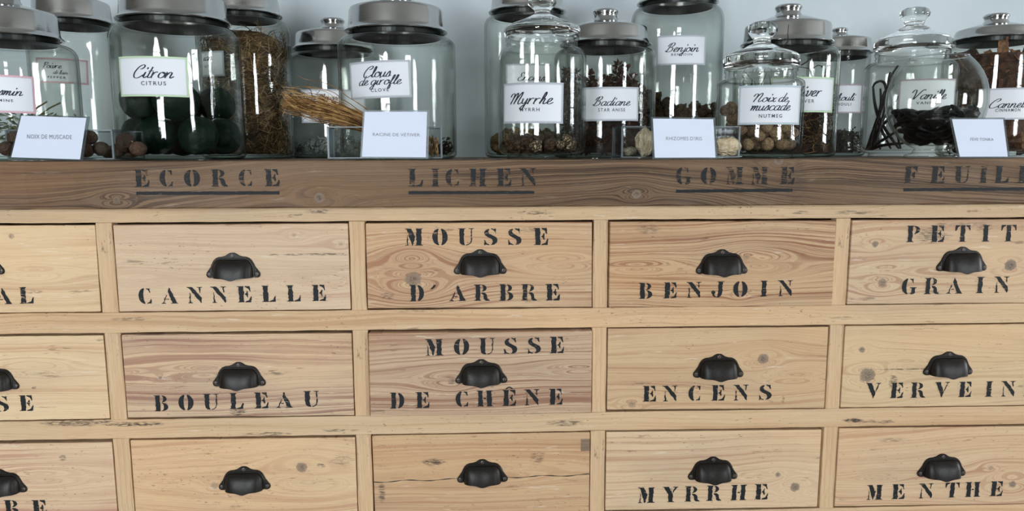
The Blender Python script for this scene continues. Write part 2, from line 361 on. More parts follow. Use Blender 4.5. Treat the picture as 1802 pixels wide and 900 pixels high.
GLY = {
 'A': (1.0, [[(.5,1),(.95,.05),(1.0,.03),(1.0,0),(.56,0),(.56,.03),(.66,.06),(.41,.72)], [(0,0),(.28,0),(.28,.03),(.18,.07),(.36,.5),(.32,.56),(.11,.07),(0,.03)], [(.30,.25),(.48,.25),(.48,.30),(.30,.30)]]),
 'B': (.86, [stem(.09,.36,.09,0), bowl(.44,.77,.32,.22), bowl(.44,.27,.40,.27)]),
 'C': (.78, [cresL(), cT, cB]),
 'D': (.88, [stem(.09,.36,.09,0), cresR(.44,.42,.15)]),
 'E': (.84, [stem(.09,.38,.09,0), hookT, [(.42,.5),(.52,.57),(.58,.70),(.63,.70),(.63,.30),(.58,.30),(.52,.43)], hookB]),
 'F': (.84, [stem(.09,.38,.09,.09), hookT, [(.42,.5),(.52,.57),(.58,.70),(.63,.70),(.63,.30),(.58,.30),(.52,.43)]]),
 'G': (.92, [cresL(), cT, [(.50,.44),(.92,.44),(.92,.40),(.84,.38),(.84,.10),(.78,.04),(.58,0),(.54,.05),(.60,.12),(.62,.38),(.50,.40)]]),
 'H': (1.0, [stem(.09,.36,.09,.05), stem(.62,.90,.05,.09), [(.42,.46),(.56,.46),(.56,.54),(.42,.54)]]),
 'I': (.46, [stem(.09,.37)]),
 'J': (.80, [[(.36,1),(.80,1),(.80,.97),(.70,.94),(.70,.30),(.62,.10),(.50,0),(.36,0),(.36,.03),(.42,.12),(.44,.30),(.44,.94),(.36,.97)], arc(.14,.32,.13,.12,-60,240,9)+[(.10,.12),(.22,.02),(.32,.0),(.32,.04),(.24,.10)]]),
 'L': (.84, [stem(.09,.37,.09,.06), hookB]),
 'M': (1.06, [[(0,1),(.36,1),(.60,.50),(.62,.62),(.56,.30),(.46,0),(.42,0),(.12,.94),(0,.97)], [(.64,1),(1.04,1),(1.04,.97),(.96,.94),(.96,.06),(1.06,.03),(1.06,0),(.58,0),(.58,.03),(.67,.06),(.67,.85)], [(.02,0),(.28,0),(.28,.03),(.19,.06),(.17,.58),(.13,.62),(.12,.06),(.02,.03)]]),
 'N': (.96, [[(0,1),(.34,1),(.88,.34),(.88,.04),(.84,0),(.12,.93),(0,.97)], [(.60,1),(.94,1),(.94,.97),(.82,.94),(.80,.62),(.75,.66),(.73,.94),(.60,.97)], [(.06,0),(.34,0),(.34,.03),(.24,.06),(.20,.62),(.16,.66),(.14,.06),(.06,.03)]]),
 'O': (.90, [cresL(.43,.43,.13), cresR(.47,.43,.13)]),
 'P': (.82, [stem(.09,.37), bowl(.44,.74,.38,.25)]),
 'R': (.96, [stem(.09,.36,.09,.06), bowl(.44,.77,.32,.22), [(.45,.50),(.62,.50),(.76,.40),(.80,.14),(.94,.04),(.94,0),(.72,0),(.60,.08),(.56,.34),(.45,.44)]]),
 'S': (.84, [[(.30,.97),(.14,.91),(.04,.75),(.08,.60),(.26,.47),(.48,.36),(.54,.22),(.50,.09),(.42,.02),(.62,.04),(.78,.16),(.82,.32),(.74,.47),(.52,.58),(.34,.68),(.27,.80),(.34,.93)], [(.44,1),(.60,.96),(.70,.99),(.74,.70),(.70,.70),(.60,.86),(.44,.95)], [(.03,.32),(.07,.32),(.18,.12),(.34,.05),(.34,0),(.16,.04),(.05,0)]]),
 'T': (.92, [stem(.33,.60,.0,.0), [(.28,1),(.01,1),(0,.66),(.05,.66),(.14,.88),(.28,.95)], [(.65,1),(.91,1),(.92,.66),(.87,.66),(.78,.88),(.65,.95)], [(.24,0),(.69,0),(.69,.03),(.24,.03)]]),
 'U': (.92, [[(0,1),(.44,1),(.44,.97),(.36,.94),(.36,.16),(.42,.04),(.42,0),(.24,.03),(.12,.14),(.09,.3),(.09,.94),(0,.97)], [(.62,1),(.92,1),(.92,.97),(.82,.94),(.82,.30),(.76,.12),(.62,.02),(.48,0),(.48,.04),(.62,.08),(.72,.16),(.76,.30),(.76,.94),(.62,.97)]]),
 'V': (.94, [[(0,1),(.40,1),(.36,.96),(.60,.38),(.50,0),(.46,0),(.08,.94),(0,.97)], [(.64,1),(.94,1),(.94,.97),(.85,.94),(.64,.40),(.60,.46),(.78,.94),(.64,.97)]]),
 'Y': (.96, [[(0,1),(.42,1),(.38,.95),(.62,.54),(.62,.06),(.72,.03),(.72,0),(.26,0),(.26,.03),(.35,.06),(.35,.48),(.08,.95),(0,.97)], [(.62,1),(.96,1),(.96,.97),(.86,.93),(.64,.58),(.60,.66),(.76,.94),(.62,.97)]]),
 "'": (.34, [[(.0,.72),(.20,.98),(.34,1.0),(.28,.86),(.12,.74)]]),
 '^': (.50, [[(.0,1.06),(.22,1.2),(.32,1.2),(.52,1.06),(.44,1.05),(.27,1.14),(.10,1.05)]]),
}
RND = random.Random(7)
def rough_poly(p, rnd, amp=0.012):
    out = []
    for i in range(len(p)):
        a, b_ = p[i], p[(i+1) % len(p)]; L = math.hypot(b_[0]-a[0], b_[1]-a[1]); n = max(1, int(L/0.09))
        steep = abs(b_[1]-a[1])/(L+1e-6)
        for k in range(n):
            f = k/n; out.append((a[0]+(b_[0]-a[0])*f + rnd.uniform(-amp, amp)*(1+1.4*steep)*(1 if k else .4), a[1]+(b_[1]-a[1])*f + rnd.uniform(-amp, amp)*.6*(1 if k else .3)))
    return out
def stencil(name, items, y_of, Yf, parent, origin, mat, extra=None):
    """items: [(char, px centre x)], y_of(px) -> (top, bottom) pixel rows"""
    def finish(b, nm):
        o = b.build(nm, mat, parent, recalc=False)
        bm = bmesh.new(); bm.from_mesh(o.data); bmesh.ops.triangulate(bm, faces=bm.faces); bm.to_mesh(o.data); bm.free()
    for ch, px in items:
        b = MB()
        yt, yb = y_of(px); P0 = at(px, yb, Yf); P1 = at(px, yt, Yf); H = P1.z-P0.z
        for part in (['E', '^'] if ch == 'Ê' else [ch]):
            w, polys = GLY[part]; sh = RND.uniform(-.03, .03)
            for p in polys:
                q = rough_poly(p, RND)
                b.add([(P0.x + (x-w/2+sh*z)*H*1.0 - origin[0], Yf-0.0006-origin[1], P0.z+z*H-origin[2]) for x, z in q], [tuple(range(len(q)))])
        finish(b, 'letter')
    if extra:
        b = MB(); (xa, ya0, ya1), (xb, yb0, yb1) = extra
        n = 40; up = []; dn = []
        for k in range(n+1):
            f = k/n; px = xa+(xb-xa)*f; y0 = ya0+(yb0-ya0)*f+RND.uniform(-.35,.35); y1 = ya1+(yb1-ya1)*f+RND.uniform(-.35,.35)
            up.append(at(px, y0, Yf)); dn.append(at(px, y1, Yf))
        vs = [(p.x-origin[0], Yf-0.0006-origin[1], p.z-origin[2]) for p in up+dn]
        b.add(vs, [(k, k+1, n+2+k, n+1+k) for k in range(n)])
        finish(b, 'underline')
def lin(x0, a0, x1, a1, h):       # helper: top row a at x0/x1, letter height h px
    return lambda px: (a0+(a1-a0)*(px-x0)/(x1-x0), a0+(a1-a0)*(px-x0)/(x1-x0)+h)

# ------------------------------------------------------------------ the drawer cabinet
ZT = EYE-0.013                                  # worktop surface
XV = [-1.067, -0.6492, -0.6218, -0.2298, -0.2036, 0.1845, 0.2102, 0.6050, 0.6306, 1.030]   # openings: pairs
ZR = [(-0.1150, -0.2682), (-0.3032, -0.4572), (-0.4912, -0.6460), (-0.6800, -0.8330)]
ZR = [(EYE+a, EYE+b_) for a, b_ in ZR]
XL, XR = -1.125, 1.09
CAB = empty('drawer_cabinet', (0, 0, 0), 0, 'pale stripped-pine cabinet of stencilled drawers under the brown worktop', 'cabinet')
DEPTH = 0.60
b = MB()
b.box(XL, XL+.02, 0.022, DEPTH, 0.05, EYE-.092); b.box(XR-.02, XR, 0.022, DEPTH, 0.05, EYE-.092)
b.box(XL+.02, XR-.02, DEPTH-.01, DEPTH, 0.05, EYE-.092); b.box(XL+.02, XR-.02, .022, DEPTH-.01, 0.05, 0.07)
b.build('carcass', pine('carcass_pine', 77), CAB)
def rail(x0, x1, z0, z1, name, mat, yf=0.0, vertical=False, rnd=RND):
    """board of the face frame with slightly uneven edges"""
    m = MB(); L = (z1-z0) if vertical else (x1-x0); n = max(2, int(L/0.03)); vs = []; cx, cz = (x0+x1)/2, (z0+z1)/2
    for k in range(n+1):
        f = k/n; j = lambda: rnd.uniform(-.0005, .0005)
        if vertical:
            z = z0+(z1-z0)*f; a, c_ = x0+j(), x1+j(); row = [(a, yf, z), (c_, yf, z), (c_, yf+.022, z), (a, yf+.022, z)]
        else:
            x = x0+(x1-x0)*f; a, c_ = z0+j(), z1+j(); row = [(x, yf, a), (x, yf, c_), (x, yf+.022, c_), (x, yf+.022, a)]
        vs += [(p[0]-cx, p[1], p[2]-cz) for p in row]
    fs = []
    for k in range(n):
        for q in range(4): fs.append((4*k+q, 4*k+(q+1) % 4, 4*k+4+(q+1) % 4, 4*k+4+q))
    fs += [(3,2,1,0), (4*n, 4*n+1, 4*n+2, 4*n+3)]
    m.add(vs, fs); o = m.build(name, mat, CAB, (cx, 0, cz))
    md = o.modifiers.new('edge', 'BEVEL'); md.width = 0.0012; md.segments = 2; md.limit_method = 'ANGLE'; md.angle_limit = radians(50)
    return o
FL, FD = (209,180,139), (172,134,98)
def loc_of(px, py, cx, cz): p = at(px, py, 0); return p.x-cx, p.z-cz
rx = (XL+XR)/2
zt = EYE-.0915
edges = [(zt, ZR[0][0]), (ZR[0][1], ZR[1][0]), (ZR[1][1], ZR[2][0]), (ZR[2][1], ZR[2][1]-.20), (ZR[2][1]-.202, 0.06)]
st = {0: [(560,372,.02,.004,.5),(945,375,.03,.003,.5),(1500,374,.04,.004,.4)],
      1: [(230,562,.03,.004,.35),(745,548,.05,.003,.3),(1478,560,.02,.003,.3)],
      2: [(140,745,.06,.006,.55),(240,747,.05,.004,.6),(470,765,.04,.004,.5),(995,745,.03,.006,.5),(1500,740,.018,.005,.8),(600,758,.03,.003,.5)]}
for i, (z1, z0) in enumerate(edges):
    cz = (z0+z1)/2
    stains = [loc_of(px, py, rx, cz)+(a, c_, d) for px, py, a, c_, d in st.get(i, [])]
    rail(XL, XR, z0, z1, 'rail', pine('rail_pine_%d' % i, 20+i, light=FL, dark=FD, lines=200, contrast=.55, stains=stains, streak=.6))
sx = [(XL, XV[0])] + [(XV[2*k+1], XV[2*k+2]) for k in range(4)] + [(XV[9], XR)]
smats = [pine('stile_pine_%d' % k, 40+k, light=(210,180,138), dark=(160,118,84), lines=160, contrast=.7, vertical=True, streak=.9, fine=1.4) for k in range(3)]
for r, (z1, z0) in enumerate(ZR[:3]):
    for k, (x0, x1) in enumerate(sx):
        rail(x0, x1, z0, z1, 'stile', smats[(r+k*2) % 3], vertical=True)

# cup handle: flanged plate with three ears, hooded cup and three slotted screws
def handle_mesh():
    W = 0.0895; b = MB()
    half = [(0,.262),(.045,.258),(.085,.235),(.13,.205),(.19,.188),(.26,.180),(.31,.158),(.355,.115),(.385,.06),(.415,-.01),(.455,-.065),(.492,-.115),(.502,-.155),(.488,-.195),(.455,-.215),(.41,-.218),(.37,-.205)]
    out = [(x, z) for x, z in half] + [(.33,-.195),(0,-.195)]
    full = out + [(-x, z) for x, z in reversed(out) if x > 1e-6]
    th = 0.0028; n = len(full); bv = 0.0009
    def ring(s, y):
        return [(x*W*s, y, z*W*s) for x, z in full]
    vs = ring(1, 0) + ring(1, -th+bv) + ring(.975, -th)
    fs = []
    for a in range(2):
        for k in range(n): fs.append((a*n+k, a*n+(k+1) % n, (a+1)*n+(k+1) % n, (a+1)*n+k))
    fs.append(tuple(range(n-1, -1, -1))); fs.append(tuple(2*n+k for k in range(n)))
    b.add(vs, fs)
    # hooded cup (double shell)
    a = .375*W; ztop = .135*W; nu, nv = 36, 14; D = .0175
    def cup(u, v, off):
        # u -1..1 across, v 0..1 from plate to lip
        aa = a-off; x = aa*u
        top = ztop-off - (ztop+.20*W)*max(0, abs(u)-.62)**2.4*1.6/.38**2.4*.30
        lip = -.208*W - .046*W*math.exp(-(u/.27)**2)
        prof = (1-abs(u)**3.6)**.42 if abs(u) < 1 else 0
        ang = v*pi/2
        y = -(D-off)*prof*sin(ang)**.8
        z = top + (lip-top)*(1-cos(ang))**.9
        return (x, y-0.001, z)
    for off, flip in ((0, False), (.0022, True)):
        vs = [cup(-1+2*i/nu, j/nv, off) for i in range(nu+1) for j in range(nv+1)]
        fs = [(i*(nv+1)+j, (i+1)*(nv+1)+j, (i+1)*(nv+1)+j+1, i*(nv+1)+j+1) for i in range(nu) for j in range(nv)]
        b.add(vs, fs)
    k0 = [cup(-1+2*i/nu, 1, 0) for i in range(nu+1)]; k1 = [cup(-1+2*i/nu, 1, .0022) for i in range(nu+1)]
    b.add(k0+k1, [(i, i+1, nu+2+i, nu+1+i) for i in range(nu)])
    # raised bead where the hood meets the plate
    bead = [(-a-.001, -th, -.18*W), (-a-.001, -th, -.05*W)] + [(cup(-1+2*i/20, 0, 0)[0]*1.02, -th, cup(-1+2*i/20, 0, 0)[2]+.0012) for i in range(0, 21)] + [(a+.001, -th, -.05*W), (a+.001, -th, -.18*W)]
    b.tube(bead, .0013, 6)
    b.mi = 1
    for sx_, sz in ((0, .205*W), (-.445*W, -.145*W), (.445*W, -.145*W)):
        vs = []; n = 12
        for r_, y_ in ((.0034, -th), (.0032, -th-.0006), (.0022, -th-.0010), (.0001, -th-.0011)):
            vs += [(sx_+r_*cos(2*pi*k/n), y_, sz+r_*sin(2*pi*k/n)) for k in range(n)]
        b.add(vs, [(i*n+k, i*n+(k+1) % n, (i+1)*n+(k+1) % n, (i+1)*n+k) for i in range(3) for k in range(n)])
        b.mi = 2
        an = 0.7+sx_*20; c_, s_ = cos(an), sin(an); l, w = .003, .0005
        b.add([(sx_+c_*p-s_*q, -th-.0013, sz+s_*p+c_*q) for p, q in ((-l,-w),(l,-w),(l,w),(-l,w))], [(0,1,2,3)])
        b.mi = 1
    me = b.mesh('handle', [M['iron'], M['screw'], M['seal']], True)
    me.set_sharp_from_angle(angle=radians(40)); return me
HM = handle_mesh()

# (row, col): front quad in the photo, how far it stands out, handle (centre px, ear row), words
def W_(s, xs): return list(zip(s, xs))
DR = {
 (0,0): dict(q=[(None,397),(167.5,396.5),(177.5,550),(None,551)], out=-.004, h=(-41,463), t=[(W_('AL',[7,48]), lin(7,506.5,48,505.5,29))]),
 (0,1): dict(q=[(198.5,396.5),(612,392.5),(617.5,545),(208,549)], out=.0015, h=(410.5,469), t=[(W_('CANNELLE',[256.7,299,343.8,386.4,431.5,474,517.8,562]), lin(256,507,562,501.5,28.5))]),
 (0,2): dict(q=[(643,392),(1042,389.5),(1041.5,540.5),(647,543)], out=.003, h=(845,463), t=[(W_('MOUSSE',[728.6,774.7,819.5,863.5,906,952.3]), lin(728,402.5,952,401.5,30)), (W_("D'ARBRE",[734.2,762.3,805.3,848.6,891.2,931,972.9]), lin(734,501.5,973,500,29))]),
 (0,3): dict(q=[(1071,390),(1471.5,389),(1466,539.5),(1070,541.5)], out=.007, h=(1270,463), t=[(W_('BENJOIN',[1136.2,1178.7,1220.6,1262,1302.3,1343.8,1381.5]), lin(1136,498,1381,493.5,28))]),
 (0,4): dict(q=[(1500.5,386.5),(None,384),(None,534),(1490,536)], out=.002, h=(1692,458.5), t=[(W_('PETIT',[1605.9,1649.2,1692.5,1733.7,1773.5]), lin(1606,397.5,1773,396,29)), (W_('GRAIN',[1598.8,1638.9,1678.7,1723,1761]), lin(1599,490,1760,487,28.5))]),
 (1,0): dict(q=[(None,592),(184,591),(196,737.5),(None,741)], out=.0, h=(-14,667), t=[(W_('SE',[5,47.5]), lin(5,697.5,47,696,27.5))]),
 (1,1): dict(q=[(213,589.5),(620,587),(624,731.5),(223,736)], out=.001, h=(421,661.5), t=[(W_('BOULEAU',[284.8,328,372,416.8,460.8,500.8,548.8]), lin(285,696,549,688.5,28))]),
 (1,2): dict(q=[(648,587),(1042,583),(1042,726.5),(651,734.5)], out=.011, h=(847,656.5), t=[(W_('MOUSSE',[764.8,812,856.8,898.4,940,980]), lin(765,597,980,593,29)), (W_('DECHÊNE',[699.2,744,813.2,854,896,936,978]), lin(699,691.5,978,684.5,28))]),
 (1,3): dict(q=[(1070,578),(1458,576),(1455.5,720),(1068,722)], out=.0, h=(1264,647), t=[(W_('ENCENS',[1142.8,1179,1221.5,1263.2,1302.8,1346]), lin(1143,679.5,1346,677,27.5))]),
 (1,4): dict(q=[(1485,573.5),(None,571),(None,714),(1478,718)], out=.001, h=(1668,643), t=[(W_('VERVEINE',[1536,1577,1615,1656,1697,1739,1773,1812]), lin(1536,674.5,1773,671,27))]),
 (2,0): dict(q=[(None,781),(198,779),(210,925),(None,930)], out=.001, h=(1,850), t=[(W_('RE',[24,71]), lin(24,880.5,71,880.5,28))]),
 (2,1): dict(q=[(229,775.5),(626,770.5),(631,915),(239,921)], out=.0, h=(430.5,845), t=[]),
 (2,2): dict(q=[(654,767),(1038.5,761),(1037,906),(660,913)], out=.0005, h=(849,832.5), t=[]),
 (2,3): dict(q=[(1067,761.5),(1446,757),(1438,893),(1065,899)], out=.002, h=(1254,828), t=[(W_('MYRRHE',[1136.8,1179.5,1218,1256,1299,1339]), lin(1137,858.5,1339,852.5,27))]),
 (2,4): dict(q=[(1475,755),(None,751),(None,888),(1467,892)], out=.0015, h=(1656.5,823), t=[(W_('MENTHE',[1538,1580,1628,1674,1711,1752]), lin(1538,854,1752,847.5,26))]),
}
KN = {  # knots (px,py,r px,dark) and grain swirls (px,py,R px,ax)
 (0,0): ([(20,416,5,.5)], [(60,480,16,.25)]), (0,1): ([(517,414,4,.3),(600,430,4,.3)], [(250,492,12,.2),(575,493,12,.22)]),
 (0,2): ([(727,492,14,.75)], [(725,462,24,.5),(985,462,20,.25)]), (0,3): ([(1313,453,6,.35),(1302,519,4,.3)], [(1340,462,22,.32),(1120,470,14,.2)]),
 (0,4): ([(1540,430,6,.8),(1778,467,11,.9),(1553,498,8,.7)], [(1560,474,10,.25),(1660,470,12,.2)]),
 (1,0): ([], [(60,650,16,.25)]), (1,1): ([(282,665,3,.6)], [(360,655,22,.24),(225,660,12,.3)]),
 (1,2): ([(796,671,7,.45)], [(780,668,14,.3),(1020,650,14,.2)]), (1,3): ([(1343,632,10,.8),(1112,712,7,.45)], [(1400,665,20,.22)]),
 (1,4): ([(1517,616,6,.75),(1527,661,14,.8)], [(1600,640,14,.25)]),
 (2,0): ([], [(70,840,20,.2)]), (2,1): ([(531,823,10,.75),(378,855,7,.4)], [(545,840,34,.35),(290,846,12,.18)]),
 (2,2): ([], [(700,845,10,.2),(880,830,20,.2)]), (2,3): ([(1399,858,9,.8),(1369,836,5,.7)], [(1320,838,12,.2)]),
 (2,4): ([(1782,853,7,.8),(1744,824,5,.4)], [(1780,846,26,.5),(1545,840,10,.2)]),
}
STN = {(0,4): [(1640,415,.03,.014,.45),(1732,400,.014,.012,.3),(1692,395,.05,.004,.3)], (2,2): [(762,814,.022,.007,.6),(945,806,.012,.012,.4),(672,868,.006,.02,.5)],
       (1,1): [(418,726,.014,.006,.6),(487,656,.02,.004,.45)], (0,1): [(560,448,.09,.002,.5)], (2,1): [(565,820,.008,.004,.6),(600,812,.02,.012,.3)], (1,4): [(1572,672,.008,.012,.55),(1612,650,.1,.0012,.6)],
       (1,3): [(1378,704,.003,.007,.6)], (2,3): [(1180,862,.004,.004,.3)], (0,3): [(1140,404,.02,.008,.35)], (0,2): [(682,522,.012,.006,.4),(930,405,.02,.005,.3)], (2,4): [(1570,775,.03,.004,.3)], (1,0): [(60,683,.004,.003,.6)], (0,0): [(60,514,.015,.003,.4)], (2,0): [(110,806,.006,.006,.5)]}
TONE = {(0,0): ((222,194,150),(186,142,108),.5), (0,1): ((212,186,150),(184,146,122),.6), (0,2): ((202,171,130),(156,112,86),.95), (0,3): ((198,166,124),(146,102,76),1.15), (0,4): ((206,180,142),(168,128,104),.75),
        (1,0): ((224,196,152),(194,152,116),.55), (1,1): ((208,180,142),(154,116,100),1.05), (1,2): ((196,167,132),(148,110,88),.95), (1,3): ((204,173,130),(168,124,94),.6), (1,4): ((212,184,140),(170,128,100),.6),
        (2,0): ((218,188,148),(182,134,112),.75), (2,1): ((216,186,142),(178,134,110),.7), (2,2): ((202,169,126),(172,128,96),.7), (2,3): ((214,186,146),(178,136,106),.6), (2,4): ((210,182,142),(174,130,104),.8)}
WORD = {(0,0):'AL', (0,1):'CANNELLE', (0,2):"MOUSSE D'ARBRE", (0,3):'BENJOIN', (0,4):'PETIT GRAIN', (1,0):'SE', (1,1):'BOULEAU', (1,2):'MOUSSE DE CHENE', (1,3):'ENCENS', (1,4):'VERVEINE', (2,0):'RE', (2,3):'MYRRHE', (2,4):'MENTHE'}
for (r, c), d in DR.items():
    x0, x1 = XV[2*c]+.0017, XV[2*c+1]-.0017; yf = -d['out']
    quad = []
    for k, (px, py) in enumerate(d['q']):
        left = k in (0, 3)
        if px is None:
            p = at(3 if c == 0 else 1800, py, yf); p.x = x0 if c == 0 else x1
        else: p = at(px, py, yf)
        p.x = min(max(p.x, x0), x1); quad.append(p)
    # keep inside the opening
    zt_, zb_ = ZR[r]
    for k in (0, 1): quad[k].z = min(quad[k].z, zt_-(.0034 if (r, c) in ((0,0),(0,1),(0,2),(0,3),(0,4),(1,1),(1,2)) else .0022))
    for k in (2, 3): quad[k].z = max(quad[k].z, zb_+.0012)
    cx = sum(p.x for p in quad)/4; cz = sum(p.z for p in quad)/4; org = (cx, 0, cz)
    light, dark, con = TONE[(r, c)]
    kn, rg = KN[(r, c)]
    mm = 1/1040.0
    knots = [(at(a, e, yf).x-cx, at(a, e, yf).z-cz, R*mm, dk_) for a, e, R, dk_ in kn]
    rings = [(at(a, e, yf).x-cx, at(a, e, yf).z-cz, R*mm, ax) for a, e, R, ax in rg]
    stains = [(at(a, e, yf).x-cx, at(a, e, yf).z-cz, p_, q_, am) for a, e, p_, q_, am in STN.get((r, c), [])]
    mt = pine('drawer_pine_%d_%d' % (r, c), 3+r*5+c, light=light, dark=dark, knots=knots, ridge=.5, lines=(200 if (r,c) in ((0,3),(1,1),(1,2)) else 150), contrast=con, rings=rings, stains=stains)
    b = MB(); n = 26; vs = []
    for k in range(n+1):
        f = k/n; j = lambda: RND.uniform(-.0003, .0003)
        tp = quad[0].lerp(quad[1], f); bt = quad[3].lerp(quad[2], f)
        for p, y_ in ((tp, yf), (bt, yf), (bt, .018), (tp, .018)):
            vs.append((p.x-cx, y_, p.z-cz+j()))
    fs = [(4*k+q, 4*k+(q+1) % 4, 4*k+4+(q+1) % 4, 4*k+4+q) for k in range(n) for q in range(4)] + [(3,2,1,0), (4*n, 4*n+1, 4*n+2, 4*n+3)]
    b.add(vs, fs)
    dw = b.build('drawer', mt, CAB, (cx, 0, cz))
    wd = WORD.get((r, c))
    dw['label'] = ('drawer front stencilled %s in black' % wd) if wd else ('unmarked drawer front with a knot right of its handle' if c == 1 else 'unmarked drawer front with a long crack and a square patch')
    md = dw.modifiers.new('edge', 'BEVEL'); md.width = 0.0014; md.segments = 3; md.limit_method = 'ANGLE'; md.angle_limit = radians(50)
    h = bpy.data.objects.new('handle', HM); COL.objects.link(h); h.parent = dw
    # the top ear to lip span is ~50 px: centre given is the middle of that span
    p = at(d['h'][0], d['h'][1]+0.5, yf-.008); p0 = at(d['h'][0], d['h'][1]+.5, yf)
    h.location = (p0.x-cx, yf-.0002, at(d['h'][0], d['h'][1]-24.2, yf).z-.262*.0895-cz)
    for items, yo in d['t']:
        for part in ([items[:2], items[2:]] if ''.join(q[0] for q in items) in ('DECHÊNE', "D'ARBRE") else [items]):
            stencil('lettering', part, yo, yf, dw, org, M['paint'])
# crack and patch on the bottom middle drawer
dw = [o for o in CAB.children if o.get('label', '').startswith('unmarked drawer front with a long crack')][0]
org = dw.location
b = MB(); top = []; bot = []
for k in range(61):
    px = 656+(1037-656)*k/60; py = 848.5-13.0*(k/60)**1.0 + (1.2*sin(k*.5)) ; p = at(px, py, 0); w = .0006+.0003*sin(k*1.3)
    top.append((p.x-org.x, -.0009, p.z+w-org.z)); bot.append((p.x-org.x, -.0009, p.z-w-org.z))
b.add(top+bot, [(k, k+1, 62+k, 61+k) for k in range(60)]); b.build('crack', M['seal'], dw)
b = MB(); p0 = at(1022, 794, 0); p1 = at(1037.5, 773, 0)
b.box(p0.x-org.x, p1.x-org.x, -.0012, .001, p0.z-org.z, p1.z-org.z)
o = b.build('patch', pine('patch_pine', 61, light=(140,118,92), dark=(90,74,60), lines=400), dw); o['label'] = 'small square patch of darker wood'

# worktop with words along its front edge
YW = -0.03
p = at(901, 362, YW); zb = EYE-.0895
OW = (0.0, 0.0, ZT)
WT = empty('worktop', OW, 0, 'thick dark brown wooden worktop with stencilled words along its edge', 'worktop')
kn = [(562,348,9,.8),(1120,342,8,.8),(205,352,6,.5),(1370,283,8,.6)]
knots = [(at(a, e, YW).x, at(a, e, YW).z-ZT, R/1040, q) for a, e, R, q in kn]
rings = [(at(a, e, YW).x, at(a, e, YW).z-ZT, R/1040, ax) for a, e, R, ax in [(700,410,60,.3),(1150,400,60,.25),(300,240,30,.2)]]
wtm = pine('worktop_pine', 91, light=(122,95,64), dark=(64,46,32), ridge=1.0, scuff=.12, knots=knots, lines=400, contrast=1.0, rings=rings, fine=.9, greys=.3, streak=.3, rough=.55,
           stains=[(at(1400,320,YW).x, at(1400,320,YW).z-ZT, .02, .04, .3)])
b = MB(); n = 120; vs = []
for k in range(n+1):
    x = XL-.03+(XR-XL+.06)*k/n; j = lambda a=.0005: RND.uniform(-a, a)
    vs += [(x, YW+j(), j()*.4), (x, YW+.0+j(), zb-ZT+j()), (x, .66, zb-ZT), (x, .66, 0)]
b.add(vs, [(4*k+q, 4*k+(q+1) % 4, 4*k+4+(q+1) % 4, 4*k+4+q) for k in range(n) for q in range(4)] + [(3,2,1,0), (4*n, 4*n+1, 4*n+2, 4*n+3)])
o = b.build('board', wtm, WT)
md = o.modifiers.new('edge', 'BEVEL'); md.width = 0.0022; md.segments = 3; md.limit_method = 'ANGLE'; md.angle_limit = radians(50)
for word, xs, yo, ul in [
  ('ECORCE', [250.4,293.7,338.4,387,432.5,479.4], lin(250,299,479,298,30), ((240,337.5,343.5),(491.5,336.5,342.5))),
  ('LICHEN', [731.4,765.8,796.4,840.8,887,929.5], lin(731,297.5,929,296.5,31), ((719,336.5,342),(940,336,341.5))),
  ('GOMME', [1202.8,1246.5,1292.3,1336,1384.7], lin(1202,294.5,1384,294,30.5), ((1189.5,334,339.5),(1394.5,332,337.5))),
  ('FEUILLE', [1602.3,1649.2,1692.2,1729.5,1762,1803,1846], lin(1602,293,1762,292.3,30), ((1590,331.5,337),(1860,329.5,335)))]:
    stencil('lettering', W_(word, xs), yo, YW-.0006, WT, OW, M['paint_worn'])
    stencil('underline', [], yo, YW-.0006, WT, OW, M['paint_line'], ul)

